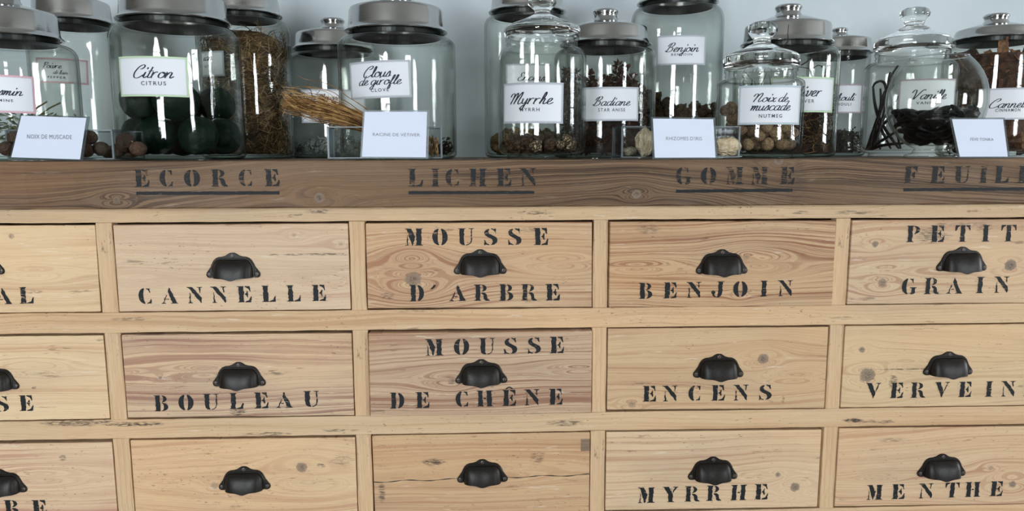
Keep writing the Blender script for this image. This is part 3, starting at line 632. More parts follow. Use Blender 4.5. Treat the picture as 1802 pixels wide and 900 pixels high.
# ------------------------------------------------------------------ hand-lettered labels
CUR = {
 'a': (1.0, [[(.78,.85),(.5,1),(.12,.65),(.15,.12),(.4,0),(.7,.35),(.85,.95)], [(.85,.95),(.72,.3),(.85,0),(1.1,.25)]]),
 'b': (.9, [[(0,.2),(.4,1.3),(.4,1.95),(.25,1.8),(.05,.3),(.3,0),(.65,.3),(.6,.8),(.45,.85),(.9,.75)]]),
 'c': (.75, [[(.7,.8),(.5,1),(.15,.7),(.15,.15),(.45,0),(.85,.3)]]),
 'd': (1.0, [[(.78,.85),(.5,1),(.12,.65),(.15,.12),(.4,0),(.7,.35),(.95,1.2)], [(1.05,2.0),(.75,.3),(.85,0),(1.1,.25)]]),
 'e': (.8, [[(0,.15),(.45,.5),(.6,.88),(.4,1),(.15,.6),(.2,.1),(.5,0),(.92,.3)]]),
 'f': (.6, [[(0,.2),(.45,1.3),(.5,1.95),(.3,1.8),(.2,.5),(.02,-.7),(.2,-.9),(.3,-.4),(.2,0),(.65,.3)]]),
 'g': (.95, [[(.78,.85),(.5,1),(.12,.65),(.15,.12),(.4,0),(.7,.35),(.85,.95)], [(.85,.95),(.65,-.5),(.4,-.95),(.15,-.7),(.5,-.2),(1.05,.3)]]),
 'h': (.85, [[(0,.2),(.4,1.3),(.4,1.95),(.25,1.8),(.05,0)], [(.05,.1),(.3,.85),(.52,.9),(.47,.2),(.6,0),(.95,.3)]]),
 'i': (.55, [[(0,.2),(.25,.95)], [(.25,.95),(.15,.2),(.3,0),(.6,.25)], [(.34,1.42),(.38,1.72)]]),
 'j': (.45, [[(.3,.95),(.12,-.5),(-.15,-.95),(-.35,-.7),(.1,-.2),(.55,.25)], [(.38,1.42),(.42,1.72)]]),
 'l': (.5, [[(0,.2),(.4,1.2),(.47,1.9),(.3,1.9),(.15,.5),(.25,0),(.6,.25)]]),
 'm': (1.2, [[(.0,.85),(.14,.95),(.1,0)], [(.1,.1),(.32,.85),(.5,.9),(.45,0)], [(.45,.1),(.7,.85),(.9,.9),(.85,.2),(.98,0),(1.3,.3)]]),
 'n': (.98, [[(.06,1.0),(.05,.5),(.02,0)], [(.05,.3),(.3,.85),(.52,.98),(.64,.75),(.58,.2),(.7,0),(1.02,.3)]]),
 'o': (.9, [[(.5,1),(.15,.75),(.1,.2),(.4,0),(.75,.3),(.7,.85),(.48,.95),(.6,.75),(1.0,.8)]]),
 'r': (.78, [[(.1,1.0),(.08,.5),(.05,0)], [(.07,.35),(.25,.8),(.5,1.0),(.62,.88)], [(.05,0),(.2,.0)]]),
 's': (.65, [[(0,.1),(.38,1.05),(.52,.6),(.48,.12),(.2,0),(.05,.12)], [(.42,.05),(.75,.25)]]),
 't': (.55, [[(.38,1.8),(.15,.3),(.3,0),(.65,.25)], [(.0,1.1),(.62,1.16)]]),
 'u': (.85, [[(.05,.95),(.05,.2),(.25,0),(.5,.3),(.62,.95)], [(.62,.95),(.55,.2),(.7,0),(.95,.3)]]),
 'v': (.75, [[(.0,.8),(.15,.95),(.18,.1),(.35,0),(.62,.5),(.6,.95),(.85,.8)]]),
 'x': (.75, [[(.05,.85),(.22,.92),(.42,.1),(.58,0),(.8,.2)], [(.72,.95),(.05,.05)]]),
 'y': (.85, [[(.05,.95),(.05,.3),(.25,.05),(.5,.3),(.66,.95)], [(.66,.95),(.5,-.5),(.25,-.95),(.05,-.7),(.4,-.2),(.95,.3)]]),
 'ê': (.8, [[(0,.15),(.45,.5),(.6,.88),(.4,1),(.15,.6),(.2,.1),(.5,0),(.92,.3)], [(.2,1.35),(.45,1.6),(.62,1.35)]]),
 'é': (.8, [[(0,.15),(.45,.5),(.6,.88),(.4,1),(.15,.6),(.2,.1),(.5,0),(.92,.3)], [(.4,1.35),(.65,1.65)]]),
 'B': (1.25, [[(.55,2.0),(.3,1),(.1,0)], [(.0,1.3),(.3,1.95),(.9,2.15),(1.05,1.65),(.65,1.15),(.4,1.1),(.95,.95),(.98,.35),(.5,0),(.0,.1),(-.1,.35)]]),
 'C': (1.35, [[(.75,1.45),(1.0,1.5),(1.25,1.85),(1.05,2.15),(.5,1.75),(.1,.8),(.25,.08),(.8,0),(1.4,.5)]]),
 'E': (1.1, [[(.95,1.75),(.7,2.1),(.35,1.8),(.4,1.3),(.65,1.15)], [(.65,1.15),(.1,.75),(.15,.1),(.65,0),(1.2,.5)]]),
 'J': (1.0, [[(.2,1.8),(.6,2.0),(1.0,2.0)], [(.8,2.0),(.6,.5),(.2,-.6),(-.15,-.5),(.5,.1),(1,.3)]]),
 'M': (1.75, [[(-.25,1.2),(-.1,1.7),(.3,1.75),(.25,.9),(.05,0)], [(.05,.1),(.4,1.3),(.75,1.9),(.8,1.3),(.6,0)], [(.6,.1),(1.0,1.3),(1.4,2.05),(1.4,1.4),(1.2,.4),(1.35,0),(1.8,.3)]]),
 'N': (1.35, [[(-.25,1.2),(-.1,1.7),(.3,1.75),(.25,.9),(.05,0)], [(.05,.1),(.4,1.3),(.85,1.95),(1.0,1.5),(.8,.4),(.95,0),(1.4,.4)]]),
 'P': (1.15, [[(.5,2),(.35,1),(.2,0)], [(.0,1.4),(.4,2.05),(1.1,1.95),(1.05,1.3),(.6,1.0),(.4,1.05)]]),
 'V': (1.3, [[(-.2,1.4),(.0,1.95),(.3,1.9),(.4,.9),(.42,0),(.8,.9),(1.15,1.8),(1.45,2.05),(1.6,1.85)]]),
 "'": (.4, [[(.3,2.0),(.2,1.6)]]), ' ': (.45, []),
}
def catmull(P, n=5):
    if len(P) < 3: return list(P)
    Q = [P[0]]+list(P)+[P[-1]]; out = []
    for i in range(1, len(Q)-2):
        p0, p1, p2, p3 = Q[i-1], Q[i], Q[i+1], Q[i+2]
        for k in range(n):
            t_ = k/n
            out.append(tuple(.5*((2*p1[a])+(-p0[a]+p2[a])*t_+(2*p0[a]-5*p1[a]+4*p2[a]-p3[a])*t_*t_+(-p0[a]+3*p1[a]-3*p2[a]+p3[a])*t_**3) for a in (0, 1)))
    out.append(P[-1]); return out
def script_strips(text):
    """cursive writing as ribbons in x-height units, sheared; returns strips and extent"""
    x = 0; strips = []
    for ch in text:
        w, st_ = CUR[ch]
        for s in st_:
            pts = [(x+px_+.32*py_, py_) for px_, py_ in catmull(s)]; A = []; B = []
            for i, p_ in enumerate(pts):
                q0 = pts[max(i-1, 0)]; q1 = pts[min(i+1, len(pts)-1)]; dx, dy = q1[0]-q0[0], q1[1]-q0[1]; L = math.hypot(dx, dy) or 1
                wd = .05+.055*max(0, abs(dy)/L-.2)
                A.append((p_[0]-dy/L*wd, p_[1]+dx/L*wd)); B.append((p_[0]+dy/L*wd, p_[1]-dx/L*wd))
            strips.append((A, B))
        x += w
    xs = [p[0] for A, B in strips for p in A+B]
    return [([(u, v*.75) for u, v in A], [(u, v*.75) for u, v in B]) for A, B in strips], min(xs), max(xs)
_tc = {}
def print_mesh(text, spacing=1.25, bold=.012):
    if (text, spacing) in _tc: return _tc[(text, spacing)]
    cu = bpy.data.curves.new('print', 'FONT'); cu.body = text; cu.size = 1; cu.space_character = spacing; cu.resolution_u = 3; cu.offset = bold
    o = bpy.data.objects.new('print', cu); COL.objects.link(o)
    bpy.context.view_layer.update()
    me = bpy.data.meshes.new_from_object(o.evaluated_get(bpy.context.evaluated_depsgraph_get()))
    vs = [(v.co.x, v.co.y) for v in me.vertices]; fs = [tuple(p.vertices) for p in me.polygons]
    bpy.data.objects.remove(o); bpy.data.curves.remove(cu); bpy.data.meshes.remove(me)
    x0 = min(v[0] for v in vs); x1 = max(v[0] for v in vs); y0 = min(v[1] for v in vs); y1 = max(v[1] for v in vs)
    r = ([(x-x0, y-y0) for x, y in vs], fs, x1-x0, y1-y0); _tc[(text, spacing)] = r; return r

def jar_frame(cx, Rpx, Yc):
    """centre and radius in the room of an upright round body whose outline spans cx +- Rpx"""
    a = ray(cx-Rpx, 200); c = ray(cx+Rpx, 200); t0 = math.atan2(a.x, a.y); t1 = math.atan2(c.x, c.y)
    m = (t0+t1)/2; dist = (Yc+CAMD)/cos(m)
    return Vector((math.tan(m)*(Yc+CAMD), Yc, ZT)), dist*sin((t1-t0)/2)

def add_label(root, cen, R, cx, Rpx, box, texts, color, tilt=0.0, caps='ink_grey'):
    """curved paper label glued on the jar; texts: (kind, string, x0 px, x1 px, baseline px, [height px])"""
    x0, x1, y0, y1 = box; Rl = R+.0006
    view = math.atan2(cen.x, cen.y+CAMD)
    ph = lambda px: asin(max(-.98, min(.98, (px-cx)/Rpx)))
    pa, pb_ = ph(x0), ph(x1); pm = (pa+pb_)/2; pxm = (x0+x1)/2
    Yl = cen.y - R*cos(pm); zof = lambda py: at(pxm, py, Yl).z - ZT
    zc = (zof(y0)+zof(y1))/2; W = (pb_-pa)*R; H = zof(y0)-zof(y1)
    ct, s_t = cos(tilt), sin(tilt)
    def P(u, v, lift=0.0):
        uu = u*ct - v*s_t; vv = u*s_t + v*ct; a = pm + uu/R - view*1.0; r = Rl+lift
        return (r*sin(a), -r*cos(a), zc+vv)
    def grid(u0, u1, v0, v1, lift, mb):
        n = max(1, int((u1-u0)/.004)); vs = [P(u0+(u1-u0)*k/n, v, lift) for k in range(n+1) for v in (v0, v1)]
        mb.add(vs, [(2*k, 2*k+2, 2*k+3, 2*k+1) for k in range(n)])
    b = MB(); grid(-W/2, W/2, -H/2, H/2, 0, b); lab = b.build('label', M['paper'], root)
    md = lab.modifiers.new('paper', 'SOLIDIFY'); md.thickness = .0003; md.offset = 0
    bw = .0042; b = MB(); L = .00035
    grid(-W/2, W/2, H/2-bw*.62, H/2, L, b); grid(-W/2, W/2, -H/2, -H/2+bw*.62, L, b)
    grid(-W/2, -W/2+bw*.62, -H/2, H/2, L, b); grid(W/2-bw*.62, W/2, -H/2, H/2, L, b)
    b.mi = 1
    def wave(h0, h1, f, horizontal):
        n = max(8, int((h1-h0)/.0011)); A = []
        for k in range(n+1):
            s = h0+(h1-h0)*k/n; o_ = abs(sin(s/.0052*pi))*.0016
            for e in (-.00028, .00028):
                A.append(P(s, f(o_)+e, L*1.6) if horizontal else P(f(o_)+e, s, L*1.6))
        b.add(A, [(2*k, 2*k+2, 2*k+3, 2*k+1) for k in range(n)])
    i_ = bw*.55
    wave(-W/2+i_, W/2-i_, lambda o_: H/2-i_-o_, True); wave(-W/2+i_, W/2-i_, lambda o_: -H/2+i_+o_, True)
    wave(-H/2+i_, H/2-i_, lambda o_: -W/2+i_+o_, False); wave(-H/2+i_, H/2-i_, lambda o_: W/2-i_-o_, False)
    b.build('border', [M['b_'+color], M['s_'+color]], lab, recalc=False)
    for T in texts:
        b = MB(); ua = (ph(T[2])-pm)*R; ub = (ph(T[3])-pm)*R; vb = zof(T[4])-zc
        if T[0] == 's':
            strips, a0, a1 = script_strips(T[1]); k = (ub-ua)/(a1-a0)
            for A, B in strips:
                vs = [P(ua+(p[0]-a0)*k, vb+p[1]*k, L*2) for p in A] + [P(ua+(p[0]-a0)*k, vb+p[1]*k, L*2) for p in B]; n = len(A)
                b.add(vs, [(j, j+1, n+j+1, n+j) for j in range(n-1)])
            o = b.build('handwriting', M['ink'], lab, recalc=False)
        else:
            vs, fs, w, h = print_mesh(T[1], 1.35); k = (ub-ua)/w; kh = (zof(T[4]-T[5])-zof(T[4]))/h
            b.add([P(ua+x*k, vb+y*kh, L*2) for x, y in vs], fs)
            o = b.build('caption', M[caps], lab, recalc=False)
    return lab

def zpx(cx, Yc):
    return lambda py: at(cx, py, Yc).z-ZT
JARS = {}
def body_profile(R, H, r_neck, z_sh, z_neck, wall=.0035, foot=None, rb=.012):
    """outer outline from the foot up over the rim and down the inside"""
    rs = min(.035, (H*0+abs(R-r_neck))*1.0+.012); p = [(.001, 0.0)]
    if foot: p += [(foot, 0), (foot+.001, .004), (foot-.001, .010)]
    else: p += [(R-rb*.9, 0)]
    zb_ = .010 if foot else 0
    for k in range(6):
        a = -pi/2+pi/2*k/5; p.append((R-rb+rb*cos(a), zb_+rb+rb*sin(a)))
    hs = z_neck-z_sh
    for k in range(9):
        a = pi/2*k/8; p.append((r_neck+(R-r_neck)*cos(a)**.8 if k < 8 else r_neck, z_sh+hs*sin(a)))
    p += [(r_neck, H-.004), (r_neck+.0012, H-.002), (r_neck, H), (r_neck-wall*.7, H), (r_neck-wall, H-.003)]
    for k in range(8, -1, -1):
        a = pi/2*k/8; p.append((r_neck-wall+(R-r_neck)*(cos(a)**.8 if k < 8 else 0), z_sh+hs*sin(a)-wall*.5))
    zi = zb_+.007
    for k in range(5, -1, -1):
        a = -pi/2+pi/2*k/5; p.append((R-wall-rb+rb*cos(a), zi+rb+rb*sin(a)))
    p.append((.001, zi)); return p, zi

def metal_jar(key, cx, Rpx, Yc, Rlid, yfl, ytop, ydome, knob, ysh, label, parts_label=None):
    cen, R = jar_frame(cx, Rpx, Yc); k = R/Rpx; z = zpx(cx, Yc)
    root = empty('storage_jar', cen, 0, label, 'jar', 'glass storage jars on the worktop')
    rl = Rlid*k; rn = rl*.93; zf, zt_, zd = z(yfl), z(ytop), z(ydome)
    zs = z(ysh); zn = zf-.010*1.0
    if zn < zs+.004: zn = zs+.006
    prof, zi = body_profile(R, zf+.012, rn, zs, zn)
    b = MB(); b.lathe(prof, 96); b.build('glass_body', M['glass'], root, smooth=True)
    b = MB(); b.lathe([(.001, .0008), (R-.014, .0008), (R-.007, .003), (R-.005, .0065), (.001, .0065)], 64); b.build('thick_base', M['glass_green'], root, smooth=False)
    # dark rubber seal seen through the neck under the lid
    b = MB(); b.lathe([(rn-.006, zf-.0105), (rn-.0045, zf-.0105), (rn-.0045, zf+.010), (rn-.006, zf+.010)], 64, True); b.build('seal', M['seal'], root, smooth=False)
    # spun metal lid: rolled flange, drum, shoulder, dome
    b = MB(); t_ = .0009
    P_ = [(rl-.001, zf-.0012), (rl+.0008, zf-.0010), (rl+.0014, zf+.0006), (rl+.0002, zf+.0022), (rl-.0035, zf+.0050), (rl*.945, zf+.010), (rl*.925, zt_-.006), (rl*.905, zt_-.0015), (rl*.87, zt_), (rl*.80, zt_+.0005)]
    kr = knob[0]*k; zk = z(knob[1])
    for q in range(1, 6):
        f = q/6; P_.append((rl*.80+(kr*1.25-rl*.80)*f, zt_+(zd-zt_)*(f**.8)))
    P_ += [(kr*1.12, zd)]
    inner = [(r_-.0012, z_-.0012) for r_, z_ in reversed(P_[3:])] + [(rl-.003, zf-.001)]
    b.lathe(P_+inner, 96, True)
    lid = b.build('lid', M['lid'], root, angle=radians(45))
    b = MB(); hk = zk-zd
    b.lathe([(kr*1.12, zd-.0008), (kr*1.02, zd+hk*.10), (kr*.90, zd+hk*.28), (kr*.88, zd+hk*.42), (kr*.93, zd+hk*.58), (kr*1.0, zd+hk*.68), (kr*.99, zd+hk*.80), (kr*.86, zd+hk*.93), (kr*.5, zk), (.0005, zk)], 48)
    b.build('knob', M['lid'], lid, smooth=True)
    JARS[key] = dict(cen=cen, R=R, k=k, z=z, root=root, cx=cx, Rpx=Rpx, zi=zi); return JARS[key]

def stopper_jar(key, cx, Rpx, Yc, Rdisc, yd0, yd1, ystem, rstem, rknob, yk, ysh, label):
    """straight glass jar with a rolled neck and a solid glass stopper lid"""
    cen, R = jar_frame(cx, Rpx, Yc); k = R/Rpx; z = zpx(cx, Yc)
    root = empty('storage_jar', cen, 0, label, 'jar', 'glass storage jars on the worktop')
    rd = Rdisc*k; zb_, zd = z(yd1), z(yd0); zs = z(ysh); rn = rd*.94; w = .0035; foot = R*.80; rb = .014
    p = [(.001, 0), (foot, 0), (foot+.0012, .003), (foot-.0005, .0075)]
    for q in range(6):
        a = -pi/2+pi/2*q/5; p.append((R-rb+rb*cos(a), .008+rb+rb*sin(a)))
    zn = zb_-.020
    for q in range(9):
        a = pi/2*q/8; p.append((rn*.98+(R-rn*.98)*(cos(a)**.9 if q < 8 else 0), zs+(zn-zs)*sin(a)))
    p += [(rn*.98, zn+.003), (rn*1.01, zn+.006), (rn*.985, zn+.009), (rn*.985, zn+.011), (rn*1.02, zn+.014), (rn*1.02, zb_-.001), (rn*1.0, zb_), (rn-.006, zb_), (rn-.007, zb_-.004)]
    for q in range(8, -1, -1):
        a = pi/2*q/8; p.append((rn*.98-w*1.2+(R-rn*.98)*(cos(a)**.9 if q < 8 else 0), zs+(zn-zs)*sin(a)-w*.5))
    zi = .014
    for q in range(5, -1, -1):
        a = -pi/2+pi/2*q/5; p.append((R-w-rb+rb*cos(a), zi+rb+rb*sin(a)))
    p.append((.001, zi))
    b = MB(); b.lathe(p, 96); b.build('glass_body', M['glass'], root, smooth=True)
    b = MB(); zst, zk = z(ystem), z(yk); rs, rk = rstem*k, rknob*k; hd = zd-zb_
    q = [(.0005, zb_+.0006), (rd*.93, zb_+.0006), (rd*.985, zb_+hd*.15), (rd, zb_+hd*.4), (rd*.985, zb_+hd*.75), (rd*.93, zd), (rd*.72, zd+(zst-zd)*.28), (rd*.50, zd+(zst-zd)*.52), (rs*1.6, zd+(zst-zd)*.80), (rs*1.08, zst-.001), (rs, zst+.001)]
    hk = zk-zst
    q += [(rs*1.06, zst+hk*.18), (rk*.78, zst+hk*.36), (rk*.97, zst+hk*.52), (rk, zst+hk*.66), (rk*.93, zst+hk*.82), (rk*.70, zst+hk*.94), (rk*.4, zk), (.0005, zk)]
    q = [(rr, zz) for rr, zz in q]
    # hollow underside as pressed glass lids have
    b.lathe(q, 72); bm = b
    lid = b.build('stopper_lid', M['crystal'], root, smooth=True)
    lid.data.set_sharp_from_angle(angle=radians(70))
    JARS[key] = dict(cen=cen, R=R, k=k, z=z, root=root, cx=cx, Rpx=Rpx, zi=zi); return JARS[key]
def lab(key, box, texts, color, tilt=0.0, caps='ink_grey'):
    J = JARS[key]; return add_label(J['root'], J['cen'], J['R'], J['cx'], J['Rpx'], box, texts, color, tilt, caps)

metal_jar('jasmin', 25, 122, .22, 97, 68, 22, 10, (27, -18), 100, 'wide glass jar with a metal lid and pink-edged label ending min, far left')
metal_jar('pepper', 139, 84, .47, 74, 40, 4, -10, (24, -32), 66, 'glass jar with metal lid and pink-edged label, between the min and Citron jars')
metal_jar('citron', 314, 116, .23, 101, 40, -2, -12, (28, -36), 78, 'large glass jar labelled Citron, full of dark green citrus')
metal_jar('straw', 434, 83, .438, 69, 28, -5, -14, (22, -34), 52, 'tall metal-lidded glass jar stuffed with brown straw, right of the Citron jar')
metal_jar('mousse', 590, 82, .553, 71, 88, 60, 51, (21, 32), 112, 'glass jar labelled Mousse with grey lichen, behind the Clous de girofle jar')
metal_jar('clous', 700, 103, .22, 88, 58, 16, 4, (30, -20), 86, 'large glass jar labelled Clous de girofle with metal lid')
metal_jar('encens', 928, 75, .47, 66, 23, -8, -16, (22, -36), 50, 'tall glass jar labelled Encens standing behind the Myrrhe jar')
stopper_jar('myrrhe', 954, 77, .14, 67, 47, 66, 24, 13, 25, -7, 106, 'glass jar labelled Myrrhe with a glass stopper lid')
metal_jar('badiane', 1064, 89, .325, 79, 80, 50, 38, (22, 16), 106, 'glass jar labelled Badiane with metal lid, full of dark star anise')
metal_jar('benjoin', 1188, 81, .51, 70, 7, -20, -28, (22, -46), 44, 'tall glass jar labelled Benjoin at the back, behind the orris root card')
metal_jar('vetiver', 1381, 94, .37, 82, 79, 44, 30, (24, 8), 106, 'glass jar with green-edged label ending ver, full of brown roots')
stopper_jar('noix', 1337, 78, .14, 68, 97, 121, 76, 15, 27, 38, 150, 'glass jar labelled Noix de muscade with a glass stopper lid')
metal_jar('patchouli', 1471, 56, .56, 60, 95, 70, 63, (14, 49), 122, 'narrow glass jar with label ending houli, behind the green-edged vetiver jar')
stopper_jar('vanille', 1600, 84, .34, 70, 68, 92, 46, 17, 27, 13, 122, 'glass jar labelled Vanille with a glass stopper lid and black pods')
metal_jar('cannelle', 1742, 92, .45, 78, 70, 52, 43, (24, 24), 106, 'metal-lidded glass jar labelled Cannelle full of brown bark, far right')

lab('jasmin', (-62, 57.5, 131, 198), [('s','Jasmin',-30,38,167), ('p','JASMINE',-20,21,180,6)], 'pink', -.02)
lab('pepper', (73, 158, 103, 147), [('s','Poivre',84,115,121), ('s','de lain',100,125,131), ('p','PEPPER',91,121,139,4)], 'pink', -.04)
lab('citron', (219.5, 330.5, 100, 170.5), [('s','Citron',242,308,138), ('p','CITRUS',254,294,151,7)], 'green', -.012)
lab('straw', (362, 400, 92, 136), [('s','ian',366,382,108), ('p','VIT',367,375,121,5)], 'grey')
lab('mousse', (533, 640, 157, 216), [('s','Mousse',560,598,176), ('s','de chêne',556,606,190), ('p','OAK MOSS',562,600,203,6)], 'grey')
lab('clous', (622.5, 721.5, 107, 173), [('s','Clous',645,690,136), ('s','de girofle',637,707,149.5), ('p','CLOVE',656,685,162,6)], 'grey', .03)
lab('encens', (893, 968, 112, 166), [('s','Encens',912,957,142)], 'grey')
lab('myrrhe', (889, 989, 145, 217), [('s','Myrrhe',901,973,183), ('p','MYRRH',918,950,196,6.2)], 'grey', -.012)
lab('badiane', (1031, 1120, 153, 213), [('s','Badiane',1045,1107,186), ('p','STAR ANISE',1054,1098,196.5,6)], 'grey', .005)
lab('benjoin', (1155.5, 1236, 61.5, 114), [('s','Benjoin',1170,1225,91), ('p','BENJOIN',1180,1214,99,5.2)], 'grey')
lab('vetiver', (1358, 1461.5, 136, 198), [('s','Vétiver',1376,1442,170), ('p','VETIVER',1390,1430,181.5,6)], 'green')
lab('noix', (1302, 1405, 150, 219.5), [('s','Noix de',1326,1385,179.5), ('s','muscade',1322,1389,194.5), ('p','NUTMEG',1337,1375,207.5,6.5)], 'blue')
lab('patchouli', (1428, 1514, 148, 199.5), [('s','Patchouli',1443,1504,177), ('p','PATCHOULI',1452,1496,186,5)], 'mauve')
lab('vanille', (1582, 1676, 139, 201), [('s','Vanille',1604,1662,175), ('p','VANILLA',1612,1652,184,5)], 'mauve', .01)
lab('cannelle', (1723, 1824, 155, 211), [('s','Cannelle',1742,1811,190), ('p','CINNAMON',1753,1794,197,5.5)], 'grey', .01)

# ------------------------------------------------------------------ what is in the jars
def heap(Rin, ztop, r, n, seed, z0=0.0, rmin=0.0, tries=26, squash=.86, keep=None, limit=None):
    """spheres dropped one by one into a round vessel"""
    rd = random.Random(seed); out = []
    for i in range(n):
        best = None
        for _ in range(tries):
            rr = sqrt(rd.uniform((rmin/Rin)**2, 1))*(Rin-r); a = rd.uniform(0, 2*pi); x, y = rr*cos(a), rr*sin(a)
            if keep and not keep(x, y): continue
            z = z0+r
            for (px_, py_, pz) in out:
                d2 = (x-px_)**2+(y-py_)**2; D = 2*r*squash
                if d2 < D*D: z = max(z, pz+sqrt(D*D-d2))
            lim = limit(x, y) if limit else ztop
            if z+r*.6 > lim: continue
            if best is None or z < best[2]: best = (x, y, z)
        if best: out.append(best)
    return out
def lump_mesh(name, mats, seed, sub=2, amp=.25, sc=(1,1,1), freq=2.0, two=False):
    rd = random.Random(seed); bm = bmesh.new(); bmesh.ops.create_icosphere(bm, subdivisions=sub, radius=1.0)
    from mathutils import noise as mn
    off = Vector((rd.uniform(0,50), rd.uniform(0,50), rd.uniform(0,50)))
    for v in bm.verts:
        d = 1+amp*(mn.noise(v.co*freq+off)+.5*mn.noise(v.co*freq*2.3+off)); v.co = Vector((v.co.x*sc[0], v.co.y*sc[1], v.co.z*sc[2]))*d
    me = bpy.data.meshes.new(name); bm.to_mesh(me); bm.free()
    for m in mats: me.materials.append(m)
    me.polygons.foreach_set('use_smooth', [True]*len(me.polygons)); return me
def scatter(name, meshes, pts, cen, r, seed, label, cat, group, rot=True, jit=.15):
    rd = random.Random(seed)
    for i, (x, y, z) in enumerate(pts):
        o = bpy.data.objects.new(name, meshes[i % len(meshes)]); COL.objects.link(o)
        s = r*rd.uniform(1-jit, 1+jit*.4); o.scale = (s, s, s); o.location = (cen.x+x, cen.y+y, cen.z+z)
        o.rotation_euler = (rd.uniform(0, 6.3), rd.uniform(0, 6.3), rd.uniform(0, 6.3)) if rot else (0, 0, rd.uniform(0, 6.3))
        tag(o, label, cat, group)
J = JARS
def speck(name, c1, c2, lo=.5, hi=.6, sc=3, rough=.6, bump=.3, spec=.4):
    t = NT(name); c, x, y, z = t.coords(); n = t.noise(c, sc, 4, .6)
    t.bsdf(t.mix(t.smooth(n, lo, hi), srgb(*c1), srgb(*c2)), rough, 0, t.bump(t.noise(c, sc*2.2, 3), bump, .2), spec); return t.mat
# dark green citrus
gm = speck('green_peel', (3,22,12), (7,34,19), .35, .7, 2, .5, .12, .22)
ms = [lump_mesh('citrus', [gm], s, 3, .05, (1,1,.94), 1.2) for s in range(3)]
j = J['citron']; r = .0415; Ri = j['R']-.005
r = .0368; q_ = Ri-r-.001
pts = [(0, 0, j['zi']+r)]+[(q_*cos(k*pi/3+.25), q_*sin(k*pi/3+.25), j['zi']+r+.001) for k in range(6)]
pts += [(q_*.99*cos(k*pi/3+.77), q_*.99*sin(k*pi/3+.77), j['zi']+r+.0655) for k in range(5)] + [(0, 0, j['zi']+r+.069)]
lb = ['dark green citrus low in the Citron jar', 'dark green citrus on the upper layer in the Citron jar']
rd = random.Random(3)
for i, (x, y, z) in enumerate(pts):
    o = bpy.data.objects.new('citrus', ms[i % 3]); COL.objects.link(o); o.scale = (r,)*3; o.location = j['cen']+Vector((x, y, z)); o.rotation_euler = (rd.uniform(0,6),0,rd.uniform(0,6))
    tag(o, lb[0] if z < .08 else lb[1], 'fruit', 'green citrus in the lower layer' if z < .08 else 'green citrus in the upper layer')
# straw
def straw_mat(name, a, b_, sc=60): return speck(name, a, b_, .4, .62, sc, .75, .1, .2)
sm = [straw_mat('dry_straw', (138,110,76), (184,154,112)), straw_mat('brown_straw', (88,68,48), (124,98,68)), straw_mat('dark_straw', (44,34,26), (72,56,40))]
j = J['straw']; b = MB(); rd = random.Random(11); Ri = j['R']-.007; ztop = j['z'](42)
for i in range(4600):
    b.mi = rd.choice((0, 0, 1, 1, 2)); edge = rd.random() < .8
    rr = Ri*(rd.uniform(.86, .985) if edge else rd.uniform(.3, .9)); a = rd.uniform(0, 2*pi); zz = rd.uniform(j['zi']+.006, ztop*rd.uniform(.75, 1.0))
    L = rd.uniform(.012, .034); tl = rd.gauss(pi/2*.9, .75); tz = cos(tl)*L; da = sin(tl)*L/rr*rd.choice((-1, 1)); bow = rd.uniform(-.003, .001)
    pts = []
    for q in range(4):
        f = q/3-.5; r2 = min(Ri, rr+bow*(1-4*f*f)+rd.uniform(-.0008,.0008)); z2 = max(j['zi']+.002, min(ztop, zz+tz*f)); pts.append((r2*cos(a+da*f), r2*sin(a+da*f), z2))
    b.tube(pts, rd.uniform(.0004, .0009), 3, None, False)
b.mi = 1; b.lathe([(.001, j['zi']+.003), (Ri*.84, j['zi']+.003), (Ri*.84, ztop*.88), (Ri*.5, ztop*.93), (.001, ztop*.93)], 24)
o = b.build('dry_straw', sm, None, j['cen'], recalc=False); tag(o, 'tangled brown straw packed in the tall jar right of Citron', 'straw', kind='stuff')
# jasmine leaves
j = J['jasmin']; lm = speck('pale_leaf', (112,120,104), (176,182,168), .4, .6, 40, .7, .1, .3)
lm2 = speck('olive_leaf', (96,102,74), (138,142,100), .4, .6, 40, .7, .1, .3)
b = MB(); rd = random.Random(5); Ri = j['R']-.008
for i in range(650):
    b.mi = 0 if rd.random() < .7 else 1
    a = rd.uniform(0, 2*pi); rr = Ri*sqrt(rd.uniform(.25, .92)); top = j['z'](196+rd.uniform(0, 14)); z0 = rd.uniform(j['zi']+.006, top)
    L = rd.uniform(.010, .022); W = L*rd.uniform(.25, .45); d = Vector((rd.gauss(0,1), rd.gauss(0,1), rd.gauss(0,.5))).normalized(); s_ = d.cross(Vector((rd.gauss(0,1), rd.gauss(0,1), rd.gauss(0,1)))).normalized(); n_ = d.cross(s_)
    c_ = Vector((rr*cos(a), rr*sin(a), z0)); lim = lambda p: Vector((p.x, p.y, max(j['zi']+.002, p.z)))*1.0
    pt = [c_-d*L/2, c_-d*L*.1+s_*W/2+n_*L*.1, c_+d*L/2, c_-d*L*.1-s_*W/2+n_*L*.1, c_+n_*L*.02]
    pt = [Vector((p.x*min(1, Ri/max(1e-6, math.hypot(p.x, p.y))), p.y*min(1, Ri/max(1e-6, math.hypot(p.x, p.y))), max(j['zi']+.002, p.z))) for p in pt]
    b.add(pt, [(0,1,4),(1,2,4),(2,3,4),(3,0,4)])
b.mi = 1
for a in (-.6, -.9, -.3): b.tube([(Ri*.5*cos(a), Ri*.5*sin(a), j['z'](205)), (Ri*.75*cos(a), Ri*.75*sin(a), j['z'](192)), (Ri*.93*cos(a+.1), Ri*.93*sin(a+.1), j['z'](182))], .0016, 5)
o = b.build('dried_leaf', [lm, lm2], None, j['cen'], recalc=False); o.name = 'dried_flowers'; tag(o, 'pale dried leaves and stems in the far left jar', 'leaves', kind='stuff')
